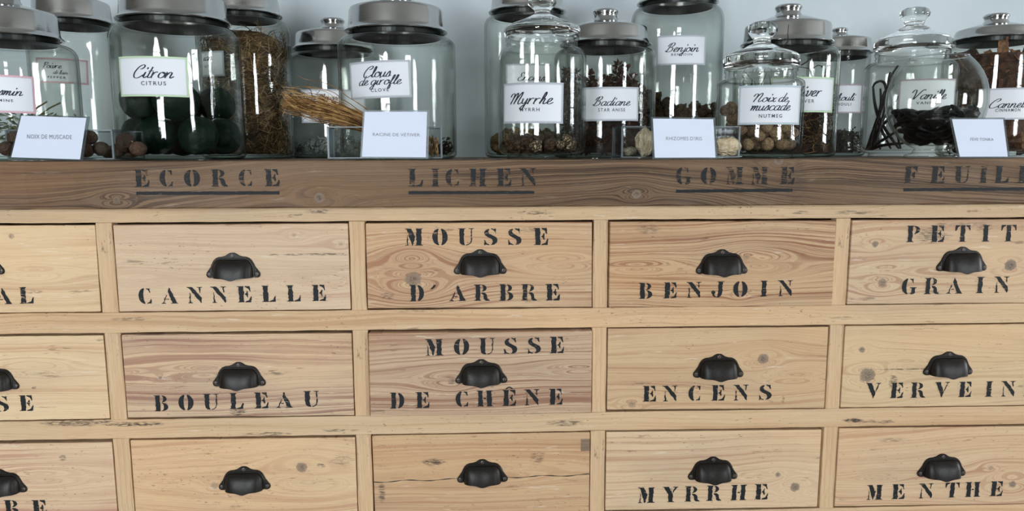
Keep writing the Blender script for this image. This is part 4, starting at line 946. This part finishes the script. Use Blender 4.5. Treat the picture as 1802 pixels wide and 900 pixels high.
# grey lichen
j = J['mousse']; gl_ = speck('grey_lichen', (92,96,92), (176,182,178), .4, .6, 30, .8); b = MB(); rd = random.Random(8); Ri = j['R']-.008
for i in range(900):
    a = rd.uniform(0, 2*pi); rr = Ri*sqrt(rd.uniform(.2, .95)); zmax = j['z'](246)*(1-.25*sin(a*2+1)); z0 = rd.uniform(j['zi']+.004, zmax)
    c_ = Vector((rr*cos(a), rr*sin(a), z0)); R0 = rd.uniform(.002, .005); u = Vector((rd.gauss(0,1), rd.gauss(0,1), rd.gauss(0,1))).normalized(); w = u.cross(Vector((rd.gauss(0,1), rd.gauss(0,1), .3))).normalized()
    b.tube([c_+u*R0*cos(q*1.1)+w*R0*sin(q*1.1) for q in range(5)], rd.uniform(.0005, .0011), 3, None, False)
o = b.build('lichen', gl_, None, j['cen'], recalc=False); tag(o, 'curly grey lichen on the floor of the Mousse jar', 'lichen', kind='stuff')
# cloves
j = J['clous']; cm = speck('clove_brown', (34,26,22), (66,48,38), .4, .6, 60, .7); b = MB(); rd = random.Random(9); Ri = j['R']-.008
for i in range(420):
    a = rd.uniform(-1.25, 1.0); rr = Ri*sqrt(rd.uniform(.55, .97)); f = max(0, cos((a+.12)*1.3)); z0 = rd.uniform(j['zi']+.004, j['zi']+.006+(j['z'](243)-j['zi'])*f*(rr/Ri)**5)
    c_ = Vector((rr*cos(a), rr*sin(a), z0)); d = Vector((rd.gauss(0,1), rd.gauss(0,1), rd.gauss(0,.5))).normalized()*.006
    tip = c_+d; k_ = min(1, Ri/math.hypot(tip.x, tip.y)); tip = Vector((tip.x*k_, tip.y*k_, max(j['zi']+.002, tip.z)))
    b.tube([c_, c_.lerp(tip, .6), c_.lerp(tip, .8), tip], .0011, 4, lambda q: .7+(1.1 if q > .5 else 0))
o = b.build('clove_buds', cm, None, j['cen'], recalc=False); tag(o, 'small heap of dark cloves at the right of the Clous de girofle jar', 'cloves', kind='stuff')
# incense resin
rm = speck('amber_resin', (70,52,28), (126,100,58), .35, .65, 2.2, .45)
j = J['encens']; ms = [lump_mesh('resin_lump', [rm], 60+s, 2, .35) for s in range(3)]
scatter('resin_lump', ms, heap(j['R']-.006, j['z'](222), .011, 120, 4, j['zi'], j['R']*.35), j['cen'], .0118, 1, 'amber resin lump in the Encens jar behind Myrrhe', 'resin', 'amber resin lumps in the Encens jar')
# myrrh
mm_ = [speck('myrrh_%d' % s, (44,28,20), (112,84,58), .45, .66, 2.4+s, .4, .5) for s in range(2)] + [speck('myrrh_pale', (70,50,34), (212,194,158), .52, .6, 3, .5, .5)]
j = J['myrrhe']; ms = [lump_mesh('myrrh_lump', [mm_[s % 3]], 70+s, 2, .45, (1,1,.85), 1.8) for s in range(6)]
scatter('myrrh_lump', ms, heap(j['R']-.006, j['z'](238), .0115, 60, 12, j['zi'], 0, 20, .8), j['cen'], .0122, 2, 'knobbly brown lump of myrrh in the Myrrhe jar', 'resin', 'myrrh lumps in the Myrrhe jar', True, .3)
# star anise
sa = speck('star_anise', (38,22,16), (84,50,34), .4, .65, 3, .5, .4)
def star_mesh(seed):
    rd = random.Random(seed); b = MB()
    for k in range(8):
        a = k*pi/4+rd.uniform(-.12,.12); L = rd.uniform(.8, 1.15); c_, s_ = cos(a), sin(a); w = .17; h = rd.uniform(.3, .42)
        vs = [(.08,0,0),(.5,-w,.12),(L,0,.1),(.5,w,.12),(.45,-w*.5,h),(.45,w*.5,h),(.4,0,-.22)]
        vs = [(x*c_-y*s_, x*s_+y*c_, z) for x, y, z in vs]
        b.add(vs, [(0,1,4),(1,2,4),(2,3,5),(3,0,5),(0,6,1),(1,6,2),(2,6,3),(3,6,0),(4,2,5),(0,4,5)])
    return b.mesh('star_anise', sa, False)
j = J['badiane']; ms = [star_mesh(s) for s in range(4)]
lim = lambda x, y: j['z'](132)-(.012 if x > .05 else 0)+.012*sin(x*70)+.010*sin(y*50)
scatter('star_anise', ms, heap(j['R']-.008, 0, .0125, 290, 13, j['zi'], j['R']*.74, 30, .74, limit=lim), j['cen'], .0165, 3, 'dark brown star anise pod in the Badiane jar', 'spice', 'star anise in the Badiane jar', True, .2)
b = MB(); b.lathe([(.001, j['zi']+.004), (j['R']*.73, j['zi']+.004), (j['R']*.74, j['z'](160)), (j['R']*.6, j['z'](150)), (.001, j['z'](148))], 28)
o = b.build('spice_dust', speck('anise_dust', (24,16,12), (46,30,22), .4, .6, 200), None, j['cen']); tag(o, 'dark packed spice in the middle of the Badiane jar', 'spice', kind='stuff')
# benzoin
bz = speck('benzoin', (44,34,24), (86,66,44), .4, .65, 2.5, .6, .5)
j = J['benjoin']; ms = [lump_mesh('benzoin_lump', [bz], 80+s, 2, .45) for s in range(4)]
lim = lambda x, y: j['z'](186) + (.022 if x < -.02 else -.002)*min(1, abs(x+.02)/.04)+.006*sin(x*90)
scatter('benzoin_lump', ms, heap(j['R']-.006, 0, .0115, 290, 14, j['zi'], j['R']*.74, 30, .8, limit=lim), j['cen'], .0125, 4, 'dark brown lump of benzoin in the Benjoin jar', 'resin', 'benzoin lumps in the Benjoin jar', True, .3)
b = MB(); b.lathe([(.001, j['zi']+.004), (j['R']*.76, j['zi']+.004), (j['R']*.76, j['z'](212)), (.001, j['z'](204))], 24)
o = b.build('resin_mass', bz, None, j['cen']); tag(o, 'dark benzoin packed in the middle of the Benjoin jar', 'resin', kind='stuff')
# vetiver roots
j = J['vetiver']; b = MB(); rd = random.Random(15); Ri = j['R']-.008
rmx = [speck('root_brown', (74,52,32), (112,82,52), .4, .6, 50, .8), speck('root_dark', (40,28,18), (66,46,30), .4, .6, 50, .8), speck('root_pale', (140,108,66), (184,148,98), .4, .6, 50, .8)]
for i in range(800):
    b.mi = rd.choice((0, 1, 1, 1, 0, 2) if i % 4 == 0 else (0, 1, 1)); a = rd.uniform(0, 2*pi); rr = Ri*rd.uniform(.75, .98); ztop = j['z'](190 if rd.random() < .93 else 125); z0 = rd.uniform(j['zi']+.005, ztop)
    pts = []; da = rd.gauss(0, .22); dz = rd.gauss(0, .010)
    for q in range(6):
        a += da*.5+rd.gauss(0, .06); z0 += dz*.6+rd.gauss(0, .003); r2 = min(Ri, rr+rd.gauss(0, .003)); pts.append((r2*cos(a), r2*sin(a), max(j['zi']+.002, z0)))
    b.tube(pts, rd.uniform(.0006, .0014 if b.mi != 2 else .0019), 4, lambda f: 1.1-.6*f, False)
b.mi = 1; b.lathe([(.001, j['zi']+.003), (Ri*.74, j['zi']+.003), (Ri*.74, j['z'](198)), (.001, j['z'](192))], 20)
for i in range(26):
    b.mi = rd.choice((0, 1)); a = rd.uniform(-2.8, -.3); r2 = Ri*.97; z0 = j['z'](205); da = rd.uniform(-.5, .5); H = rd.uniform(.03, .075); b.tube([(r2*cos(a+da*f+.1*sin(f*7)), r2*sin(a+da*f+.1*sin(f*7)), z0+H*f) for f in [q/7 for q in range(8)]], .0008, 4, None, False)
o = b.build('vetiver_roots', rmx, None, j['cen'], recalc=False); tag(o, 'tangled brown roots in the green-edged vetiver jar', 'roots', kind='stuff')
# nutmegs
nm_ = [speck('nutmeg_%d' % s, c1, c2, .35, .65, 3, .6, .45) for s, (c1, c2) in enumerate([((104,82,60),(150,124,96)), ((84,66,50),(132,108,84)), ((120,98,72),(168,142,110))])]
nut = [lump_mesh('nutmeg', [nm_[s % 3]], 90+s, 3, .07, (1,1,1.18), 2.5) for s in range(6)]
j = J['noix']
scatter('nutmeg', nut, heap(j['R']-.006, 0, .0118, 120, 16, j['zi'], 0, 30, .95, limit=lambda x, y: j['z'](184) if x < -.025 else j['z'](214)), j['cen'], .0108, 5, 'round brown nutmeg in the Noix de muscade jar', 'nutmeg', 'nutmegs in the Noix de muscade jar', True, .1)
# patchouli leaf
j = J['patchouli']; b = MB(); rd = random.Random(17); Ri = j['R']-.006; pm_ = [speck('patchouli_a', (52,50,44), (88,84,74), .4, .6, 60, .85), speck('patchouli_b', (30,28,26), (56,52,46), .4, .6, 60, .85)]
for i in range(1100):
    b.mi = rd.randint(0, 1); a = rd.uniform(0, 2*pi); rr = Ri*rd.uniform(.7, .97); z0 = rd.uniform(j['zi']+.003, j['z'](224+rd.uniform(0,12))); c_ = Vector((rr*cos(a), rr*sin(a), z0))
    d = Vector((rd.gauss(0,1), rd.gauss(0,1), rd.gauss(0,1))).normalized()*rd.uniform(.002, .004); s_ = d.cross(Vector((rd.gauss(0,1), rd.gauss(0,1), rd.gauss(0,1)))).normalized()*.002
    pt = [c_-d, c_+s_, c_+d, c_-s_]; pt = [Vector((p.x*min(1, Ri/math.hypot(p.x, p.y)), p.y*min(1, Ri/math.hypot(p.x, p.y)), max(j['zi']+.001, p.z))) for p in pt]
    b.add(pt, [(0,1,2),(0,2,3)])
b.mi = 1; b.lathe([(.001, j['zi']+.002), (Ri*.69, j['zi']+.002), (Ri*.69, j['z'](232)), (.001, j['z'](228))], 20)
o = b.build('crumbled_leaf', pm_, None, j['cen'], recalc=False); o.name = 'crumbled_leaves'; tag(o, 'crumbled dark leaves in the narrow houli jar', 'leaves', kind='stuff')
# vanilla pods
j = J['vanille']; vm = speck('vanilla_black', (16,13,12), (34,26,22), .4, .65, 80, .32, .2, .6); rd = random.Random(18); Ri = j['R']-.008; view = math.atan2(j['cen'].x, j['cen'].y+CAMD)
pods = [[(1535,153),(1540,146),(1550,143),(1558,151),(1561,180),(1554,222),(1545,262)], [(1535,153),(1540,180),(1547,202),(1556,228),(1575,262)], [(1549,156),(1552,187),(1547,220),(1537,262)],
 [(1578,115),(1568,133),(1563,157),(1555,187),(1543,227),(1535,263)], [(1565,127),(1563,147),(1568,172),(1580,220),(1592,262)], [(1527,265),(1545,238),(1562,215),(1586,190)],
 [(1532,266),(1557,248),(1582,232)], [(1547,200),(1563,228),(1589,262)], [(1538,264),(1555,217),(1570,187),(1590,160)], [(1530,263),(1549,203),(1560,172),(1573,148)], [(1534,266),(1560,256),(1598,252)], [(1556,264),(1548,225),(1551,190),(1557,160)]]
def pp(px, py, dr):
    rr = Ri-.003-dr; a = asin(max(-.97, min(.97, (px-j['cx'])/j['Rpx']*j['R']/rr)))-view
    return (rr*sin(a), -rr*cos(a), max(j['zi']+.003, at(px, py, j['cen'].y-rr*cos(a)).z-ZT))
for i, P_ in enumerate(pods):
    P2 = catmull(P_, 5); b = MB(); b.tube([pp(px, py, .0015+.0045*(i % 3)) for px, py in P2], rd.uniform(.0024, .0031), 7, lambda f: .6+.6*sin(pi*min(1, max(.06, f)))**.5)
    o = b.build('vanilla_pod', vm, None, j['cen'], smooth=True); tag(o, 'thin black vanilla pod leaning inside the Vanille jar', 'vanilla pod', 'vanilla pods in the Vanille jar')
# cinnamon bark
j = J['cannelle']; bk = [speck('bark_%d' % s, c1, c2, .35, .65, 3, .75, .3) for s, (c1, c2) in enumerate([((84,52,36),(122,82,58)), ((60,38,28),(96,62,44)), ((110,74,50),(152,108,76))])]
def bark(seed):
    rd = random.Random(seed); b = MB(); L, W, cu = rd.uniform(1.1, 1.7), rd.uniform(.35, .6), rd.uniform(.2, .7); vs = []
    for side in (0, .09):
        for i in range(5):
            for k in range(4):
                u = -L+2*L*i/4; v = -W+2*W*k/3; vs.append((u+rd.uniform(-.1,.1), v+rd.uniform(-.06,.06), cu*(1-(v/W)**2)*W+side+.08*sin(u*3)))
    g = lambda s, i, k: s*20+i*4+k; fs = []
    for s in (0, 1):
        for i in range(4):
            for k in range(3): fs.append((g(s,i,k), g(s,i+1,k), g(s,i+1,k+1), g(s,i,k+1)))
    for i in range(4): fs += [(g(0,i,0), g(0,i+1,0), g(1,i+1,0), g(1,i,0)), (g(0,i,3), g(0,i+1,3), g(1,i+1,3), g(1,i,3))]
    for k in range(3): fs += [(g(0,0,k), g(0,0,k+1), g(1,0,k+1), g(1,0,k)), (g(0,4,k), g(0,4,k+1), g(1,4,k+1), g(1,4,k))]
    b.add(vs, fs); return b.mesh('bark_piece', bk[seed % 3], False)
ms = [bark(s) for s in range(7)]
pts = heap(j['R']-.012, j['z'](86), .0135, 230, 19, j['zi']+.004, j['R']*.74, 24, .76)
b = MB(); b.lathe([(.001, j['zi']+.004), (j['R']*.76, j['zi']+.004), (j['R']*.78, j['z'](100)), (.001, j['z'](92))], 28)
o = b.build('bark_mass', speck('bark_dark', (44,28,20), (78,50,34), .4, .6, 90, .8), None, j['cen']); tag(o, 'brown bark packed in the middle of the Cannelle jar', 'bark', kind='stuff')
scatter('bark_piece', ms, pts, j['cen'], .0155, 6, 'curled brown shard of cinnamon bark in the Cannelle jar', 'bark', 'cinnamon bark in the Cannelle jar', True, .25)

# ------------------------------------------------------------------ fishbowl of tonka beans
cen, Rb = jar_frame(1648, 92, .105); k = Rb/92; z = zpx(1648, .105)
root = empty('fishbowl', cen, 0, 'round footed glass bowl of black beans in front of the Vanille jar', 'bowl')
zc = z(178)*1.0; zm = z(102); zfoot = z(262)
def bowl_r(zz):                     # outer radius at height
    f = (zz-zc)/((zm-zc) if zz > zc else (zc-zfoot))
    return Rb*(sqrt(max(0, 1-(abs(f)*(.80 if zz > zc else .93))**2)))
p = [(.001, 0), (.045, 0), (.0475, .0025), (.045, .006), (.034, .010), (.030, zfoot)]
n = 22
p += [(max(.030, bowl_r(zfoot+(zm-zfoot)*q/n)), zfoot+(zm-zfoot)*q/n) for q in range(1, n+1)]
p += [(p[-1][0]-.001, zm+.0015), (p[-1][0]-.003, zm)]
p += [(max(.012, bowl_r(zfoot+(zm-zfoot)*q/n)-.003), max(zfoot+.004, zfoot+(zm-zfoot)*q/n)) for q in range(n, 0, -1)] + [(.001, zfoot+.005)]
b = MB(); b.lathe(p, 96); b.build('glass_body', M['glass'], root, smooth=True)
tm = speck('tonka_black', (13,12,13), (30,27,27), .4, .7, 4, .42, .8, .5)
ms = [lump_mesh('tonka_bean', [tm], 120+s, 2, .16, (.55,.45,1.35), 2.5) for s in range(4)]
rd = random.Random(21); pts = []
ztop = z(196)
for i in range(2600):
    zz = rd.uniform(zfoot+.012, ztop); rm_ = bowl_r(zz)-.015
    if rm_ <= 0: continue
    rr = rm_*(rd.uniform(.80, 1) if zz < ztop-.02 else sqrt(rd.random())); a = rd.uniform(0, 2*pi); q = (rr*cos(a), rr*sin(a), zz)
    if all((q[0]-w[0])**2+(q[1]-w[1])**2+(q[2]-w[2])**2 > .0135**2 for w in pts): pts.append(q)
for i, (x, y, zz) in enumerate(pts[:290]):
    o = bpy.data.objects.new('tonka_bean', ms[i % 4]); COL.objects.link(o); s = .0115; o.scale = (s, s, s); o.location = cen+Vector((x, y, zz))
    a = math.atan2(y, x); o.rotation_euler = (pi/2+rd.gauss(0, .35), rd.gauss(0, .3), a+rd.gauss(0, .5)); tag(o, 'wrinkled black tonka bean in the round footed bowl', 'bean', 'tonka beans in the fishbowl')
b = MB(); q = [(.001, zfoot+.012)] + [(max(.002, bowl_r(zfoot+.014+(ztop-.012-zfoot-.014)*i/8)-.021), zfoot+.014+(ztop-.012-zfoot-.014)*i/8) for i in range(9)] + [(.001, ztop-.010)]
b.lathe(q, 24); o = b.build('bean_mass', tm, None, cen, smooth=True); tag(o, 'black beans packed in the middle of the round bowl', 'beans', kind='stuff')

# ------------------------------------------------------------------ acrylic trays and cards
def tray(label, cxy, rz, w, d, h):
    root = empty('display_tray', (cxy[0], cxy[1], ZT), rz, label, 'tray', 'clear trays along the front of the worktop'); t_ = .0025
    for nm, bx in (('base', (-w/2, w/2, -d/2, d/2, 0, .004)), ('front_panel', (-w/2, w/2, -d/2, -d/2+t_, .004, h)), ('back_panel', (-w/2, w/2, d/2-t_, d/2, .004, h)),
                   ('end_panel', (-w/2, -w/2+t_, -d/2+t_, d/2-t_, .004, h)), ('end_panel', (w/2-t_, w/2, -d/2+t_, d/2-t_, .004, h))):
        b = MB(); b.box(*bx)
        if nm != 'base':                 # polished rim and corner edges of the panel
            b.mi = 1; x0, x1, y0, y1, z0, z1 = bx; e = .0003; k_ = .0016
            b.box(x0-e, x1+e, y0-e, y1+e, z1-k_, z1+e)
            if nm == 'end_panel': b.box(x0-e, x1+e, y0-e, y0+k_, z0, z1)
            else: b.box(x0-e, x0+t_, y0-e, y1+e, z0, z1); b.box(x1-t_, x1+e, y0-e, y1+e, z0, z1)
            b.box(x0-e, x1+e, y0-e, y1+e, z0-.001, z0+.0008)
        o = b.build(nm, [M['acrylic'], M['edge']], root)
    return root
def card(q, Yb, lean, text, tx, ty, hgt, label, hold=(3, 3)):
    """white card in a clear leaning holder; q = corner pixels TL TR BR BL"""
    P_ = [at(*q[0], Yb+lean), at(*q[1], Yb+lean), at(*q[2], Yb), at(*q[3], Yb)]
    zmin = min(P_[2].z, P_[3].z)
    for p_ in (P_[2], P_[3]): p_.z = max(p_.z, ZT+.0030)
    org = (P_[2]+P_[3])/2; org.z = ZT
    root = empty('name_card', org, 0, label, 'card', 'white name cards along the worktop edge')
    nrm = (P_[1]-P_[0]).cross(P_[3]-P_[0]).normalized()
    if nrm.y > 0: nrm = -nrm
    loc = lambda p_, o_=0: p_-org+nrm*o_
    def slab(Q, o0, o1, name, mat):
        b = MB(); b.add([loc(p_, o0) for p_ in Q]+[loc(p_, o1) for p_ in Q], [(0,1,2,3),(7,6,5,4),(0,4,5,1),(1,5,6,2),(2,6,7,3),(3,7,4,0)]); return b.build(name, mat, root)
    slab(P_, 0, .0004, 'card_paper', M['card'])
    ex = (P_[1]-P_[0]).normalized(); ez = (P_[0]-P_[3]).normalized()
    Q = [P_[0]-ex*.003+ez*.003, P_[1]+ex*.004+ez*.003, P_[2]+ex*.004-ez*.0022, P_[3]-ex*.003-ez*.0022]
    slab(Q, -.0022, -.0004, 'holder', M['edge'])
    vs, fs, w, h = print_mesh(text, 1.06, .0); m = MB()
    def S(px, py):                       # pixel to a point of the card plane
        d_ = ray(px, py); o_ = Vector((0, -CAMD, EYE)); n_ = nrm; t_ = (P_[0]-o_).dot(n_)/d_.dot(n_); return o_+d_*t_
    A = S(tx[0], ty[0]); B = S(tx[1], ty[1]); U = S(tx[0], ty[0]-hgt)
    m.add([loc(A+(B-A)*(x/w)+(U-A)*(y/h), .0008) for x, y in vs], fs); m.build('lettering', M['ink_pale'], root, recalc=False)
    return root
HT = .055
# trays: positions from their front corners
a = at(-8, 278, -.018); c_ = at(188, 281, -.020); wdt = (c_-a).length
tray('long clear tray of nutmegs under the NOIX DE MUSCADE card', ((a.x+c_.x)/2+.006, .052), radians(-3), wdt, .100, HT-.004)
t1 = ((a.x+c_.x)/2, wdt)
a = at(573, 281, -.018); c_ = at(775, 281, -.018)
tray('clear tray holding a straw bundle behind the RACINE DE VETIVER card', ((a.x+c_.x)/2, .030), radians(4), c_.x-a.x, .072, HT)
t2 = (a.x, c_.x)
a = at(1094, 280, -.016); c_ = at(1309, 280, -.018)
tray("clear tray of pale root chunks behind the RHIZOMES D'IRIS card", ((a.x+c_.x)/2-.002, .030), radians(4), c_.x-a.x, .066, HT)
t3 = (a.x, c_.x)
card([(38,204),(152,208),(141,281),(20,277)], -.0275, .030, 'NOIX DE MUSCADE', (48,127), (244.5,245.5), 7.5, 'tilted white card reading NOIX DE MUSCADE at the far left')
card([(642,197),(751.5,197),(749.5,277),(637,276)], -.025, .010, 'RACINE DE VÉTIVER', (656,739), (239.5,240.5), 6.8, 'white card reading RACINE DE VÉTIVER')
card([(1149,209),(1255,210),(1259,279),(1152,279)], -.025, .008, "RHIZOMES D'IRIS", (1172,1235), (247,247.5), 6.5, "white card reading RHIZOMES D'IRIS")
card([(1675,210),(1765,210),(1773,276.5),(1689,276.5)], -.025, .018, 'FÈVE TONKA', (1707,1748), (248,248.5), 6.5, 'white card reading FÈVE TONKA below the Cannelle jar')
# nutmegs in the left tray
nd = [speck('dark_nutmeg', (58,42,32), (96,72,54), .35, .65, 3, .6, .4), speck('dark_nutmeg_spot', (64,48,36), (206,186,152), .66, .7, 1.4, .6, .3)]
nutd = [lump_mesh('nutmeg', [nd[s % 2]], 140+s, 3, .08, (1,1,1.15), 2.5) for s in range(4)]
spots = [(220,251,.045,17),(243,262,.040,14),(206,266,.05,14),(158,242,.02,14),(150,263,.01,14),(178,262,.02,14),(190,268,.06,12),(26,246,.02,15),(12,262,.0,14),(40,262,.03,14),(232,268,.062,12)]
for i, (px, py, Y, r_) in enumerate(spots):
    p_ = at(px, py, Y); rr = r_*(Y+CAMD)/FPX*.88; p_.z = max(p_.z, ZT+.0045+rr)
    o = bpy.data.objects.new('nutmeg', nutd[1 if i == 0 else (0, 2, 3)[i % 3]]); COL.objects.link(o); o.scale = (rr,)*3; o.location = p_; o.rotation_euler = (i*1.7, i*.9, i*2.3); tag(o, {0: 'brown nutmeg with a pale scar atop the right end of the left tray', 1: 'small brown nutmeg nearest the right corner of the left tray', 3: 'dark nutmeg on top just right of the NOIX DE MUSCADE card', 4: 'dark nutmeg low beside the edge of the NOIX DE MUSCADE card', 5: 'dark nutmeg low in the tray, second right of the card'}.get(i, 'brown nutmeg half hidden in the left clear tray'), 'nutmeg', 'nutmegs in the left tray')
# orris chunks
om = speck('orris_root', (186,166,132), (222,206,176), .35, .65, 2, .8, .5); oms = [lump_mesh('orris_root', [om], 160+s, 3, .35, (1.0,.6,.85), 1.6) for s in range(5)]
om2 = speck('orris_grey', (128,118,98), (176,164,138), .35, .65, 2, .8, .5); oms2 = lump_mesh('orris_root', [om2], 170, 3, .35, (1.1,.7,.7), 1.6)
for i, (px, py, Y, r_, sc_, lb_) in enumerate([(1135,250,.004,19,(.85,.8,1.5),'tall pale orris root chunk left of the iris card'), (1280,260,.008,22,(1.1,.8,.9),'ribbed pale orris root chunk right of the iris card'), (1108,266,.02,13,(1.2,.8,.8),'small grey-brown orris root chunk at the tray left end'), (1165,258,.024,18,(1,.8,1),'pale orris root chunk hidden mostly behind the iris card'), (1215,264,.02,17,(1.2,.8,.8),'pale orris root chunk behind the middle of the iris card'), (1254,262,.028,16,(1,.7,1),'pale orris root chunk just behind the iris card right edge')]):
    p_ = at(px, py, Y); rr = r_*(Y+CAMD)/FPX; p_.z = ZT+.005+rr*sc_[2]*.85
    o = bpy.data.objects.new('orris_root', oms2 if i == 2 else oms[i % 5]); COL.objects.link(o); o.scale = tuple(rr*q for q in sc_); o.location = p_; o.rotation_euler = (0, 0, i*.4-.2); tag(o, lb_, 'root', 'orris roots in the right tray')
# vetiver root bundle lying in the middle tray
b = MB(); rd = random.Random(31); bm_ = [straw_mat('root_gold', (156,120,72), (204,168,112)), straw_mat('root_tan', (120,86,50), (158,120,76)), straw_mat('root_umber', (70,46,26), (104,72,42))]  # gold, tan and dark brown root tones, picked at random per strand
E0 = at(690, 262, .02); E1 = at(640, 216, .016); E2 = at(575, 193, .0); E3 = at(508, 176, -.01)
for i in range(420):
    b.mi = rd.choice((0, 0, 1, 1, 2)); u = rd.gauss(0, 1); v = rd.gauss(0, 1); sp = rd.uniform(.7, 1.3); end = rd.uniform(.45, 1.0) if rd.random() < .8 else 1.04; pts = []
    cu1, cu2, phs = rd.gauss(0, .0028), rd.gauss(0, .004), rd.uniform(0, 6)
    for q in range(15):
        f = q/14*end
        P_ = (E0.lerp(E1, f/.3) if f < .3 else E1.lerp(E2, (f-.3)/.35) if f < .65 else E2.lerp(E3, (f-.65)/.35))
        wd = .0035+.0085*min(1, f*1.3)**1.1*sp*(1 if f < .7 else 1-.9*(f-.7))
        pts.append((P_.x+.2*u*wd+cu2*f*sin(phs+f*9), P_.y+v*wd*(.5 if f < .4 else .8), P_.z+u*wd*.85+cu1*f*f*2+.0024*f*sin(phs+f*15)+.0012*f*sin(phs*3+f*31)))
    b.tube(pts, rd.uniform(.0005, .0010), 4, lambda f: 1.15-.75*f, False)
for i in range(170):
    b.mi = rd.choice((0, 1, 1, 2)); f = rd.uniform(.42, 1.0); P_ = (E1.lerp(E2, (f-.3)/.35) if f < .65 else E2.lerp(E3, (f-.65)/.35)); p_ = P_+Vector((rd.gauss(0,.003), rd.gauss(0,.004), rd.gauss(0,.009)))
    d = Vector((-rd.uniform(.2, 1), rd.gauss(0,.25), rd.gauss(.1,.75))).normalized()*rd.uniform(.008, .024); a_ = rd.uniform(0, 6)
    b.tube([p_+d*(q/6)+Vector((.0016*sin(a_+q*1.7), .001*cos(a_*2+q), .0018*cos(a_+q*1.5)))*(q/6) for q in range(7)], rd.uniform(.0004, .0008), 3, lambda t_: 1.1-.6*t_, False)
org = E0.copy(); org.z = ZT
b.v = [(x-org.x, y-org.y, max(z_-org.z, .006)) for x, y, z_ in b.v]
o = b.build('root_bundle', bm_, None, org, recalc=False); tag(o, 'golden brown bundle of vetiver roots sticking out of the middle tray', 'roots', kind='stuff')
b = MB()
for i in range(60):
    b.mi = rd.randint(0, 1); p_ = at(rd.uniform(753, 770), rd.uniform(240, 274), .02); d = Vector((rd.gauss(0,.3), rd.gauss(0,.3), rd.gauss(0,1))).normalized()*.006; q = [p_-d, p_+Vector((rd.gauss(0,.001), 0, 0)), p_+d]
    b.tube([(v.x-org.x, v.y-org.y, max(.0045, v.z-ZT)) for v in q], .0008, 4, None, False)
o = b.build('root_scraps', bm_, None, org, recalc=False); tag(o, 'short brown root scraps at the right end of the middle tray', 'roots', kind='stuff')
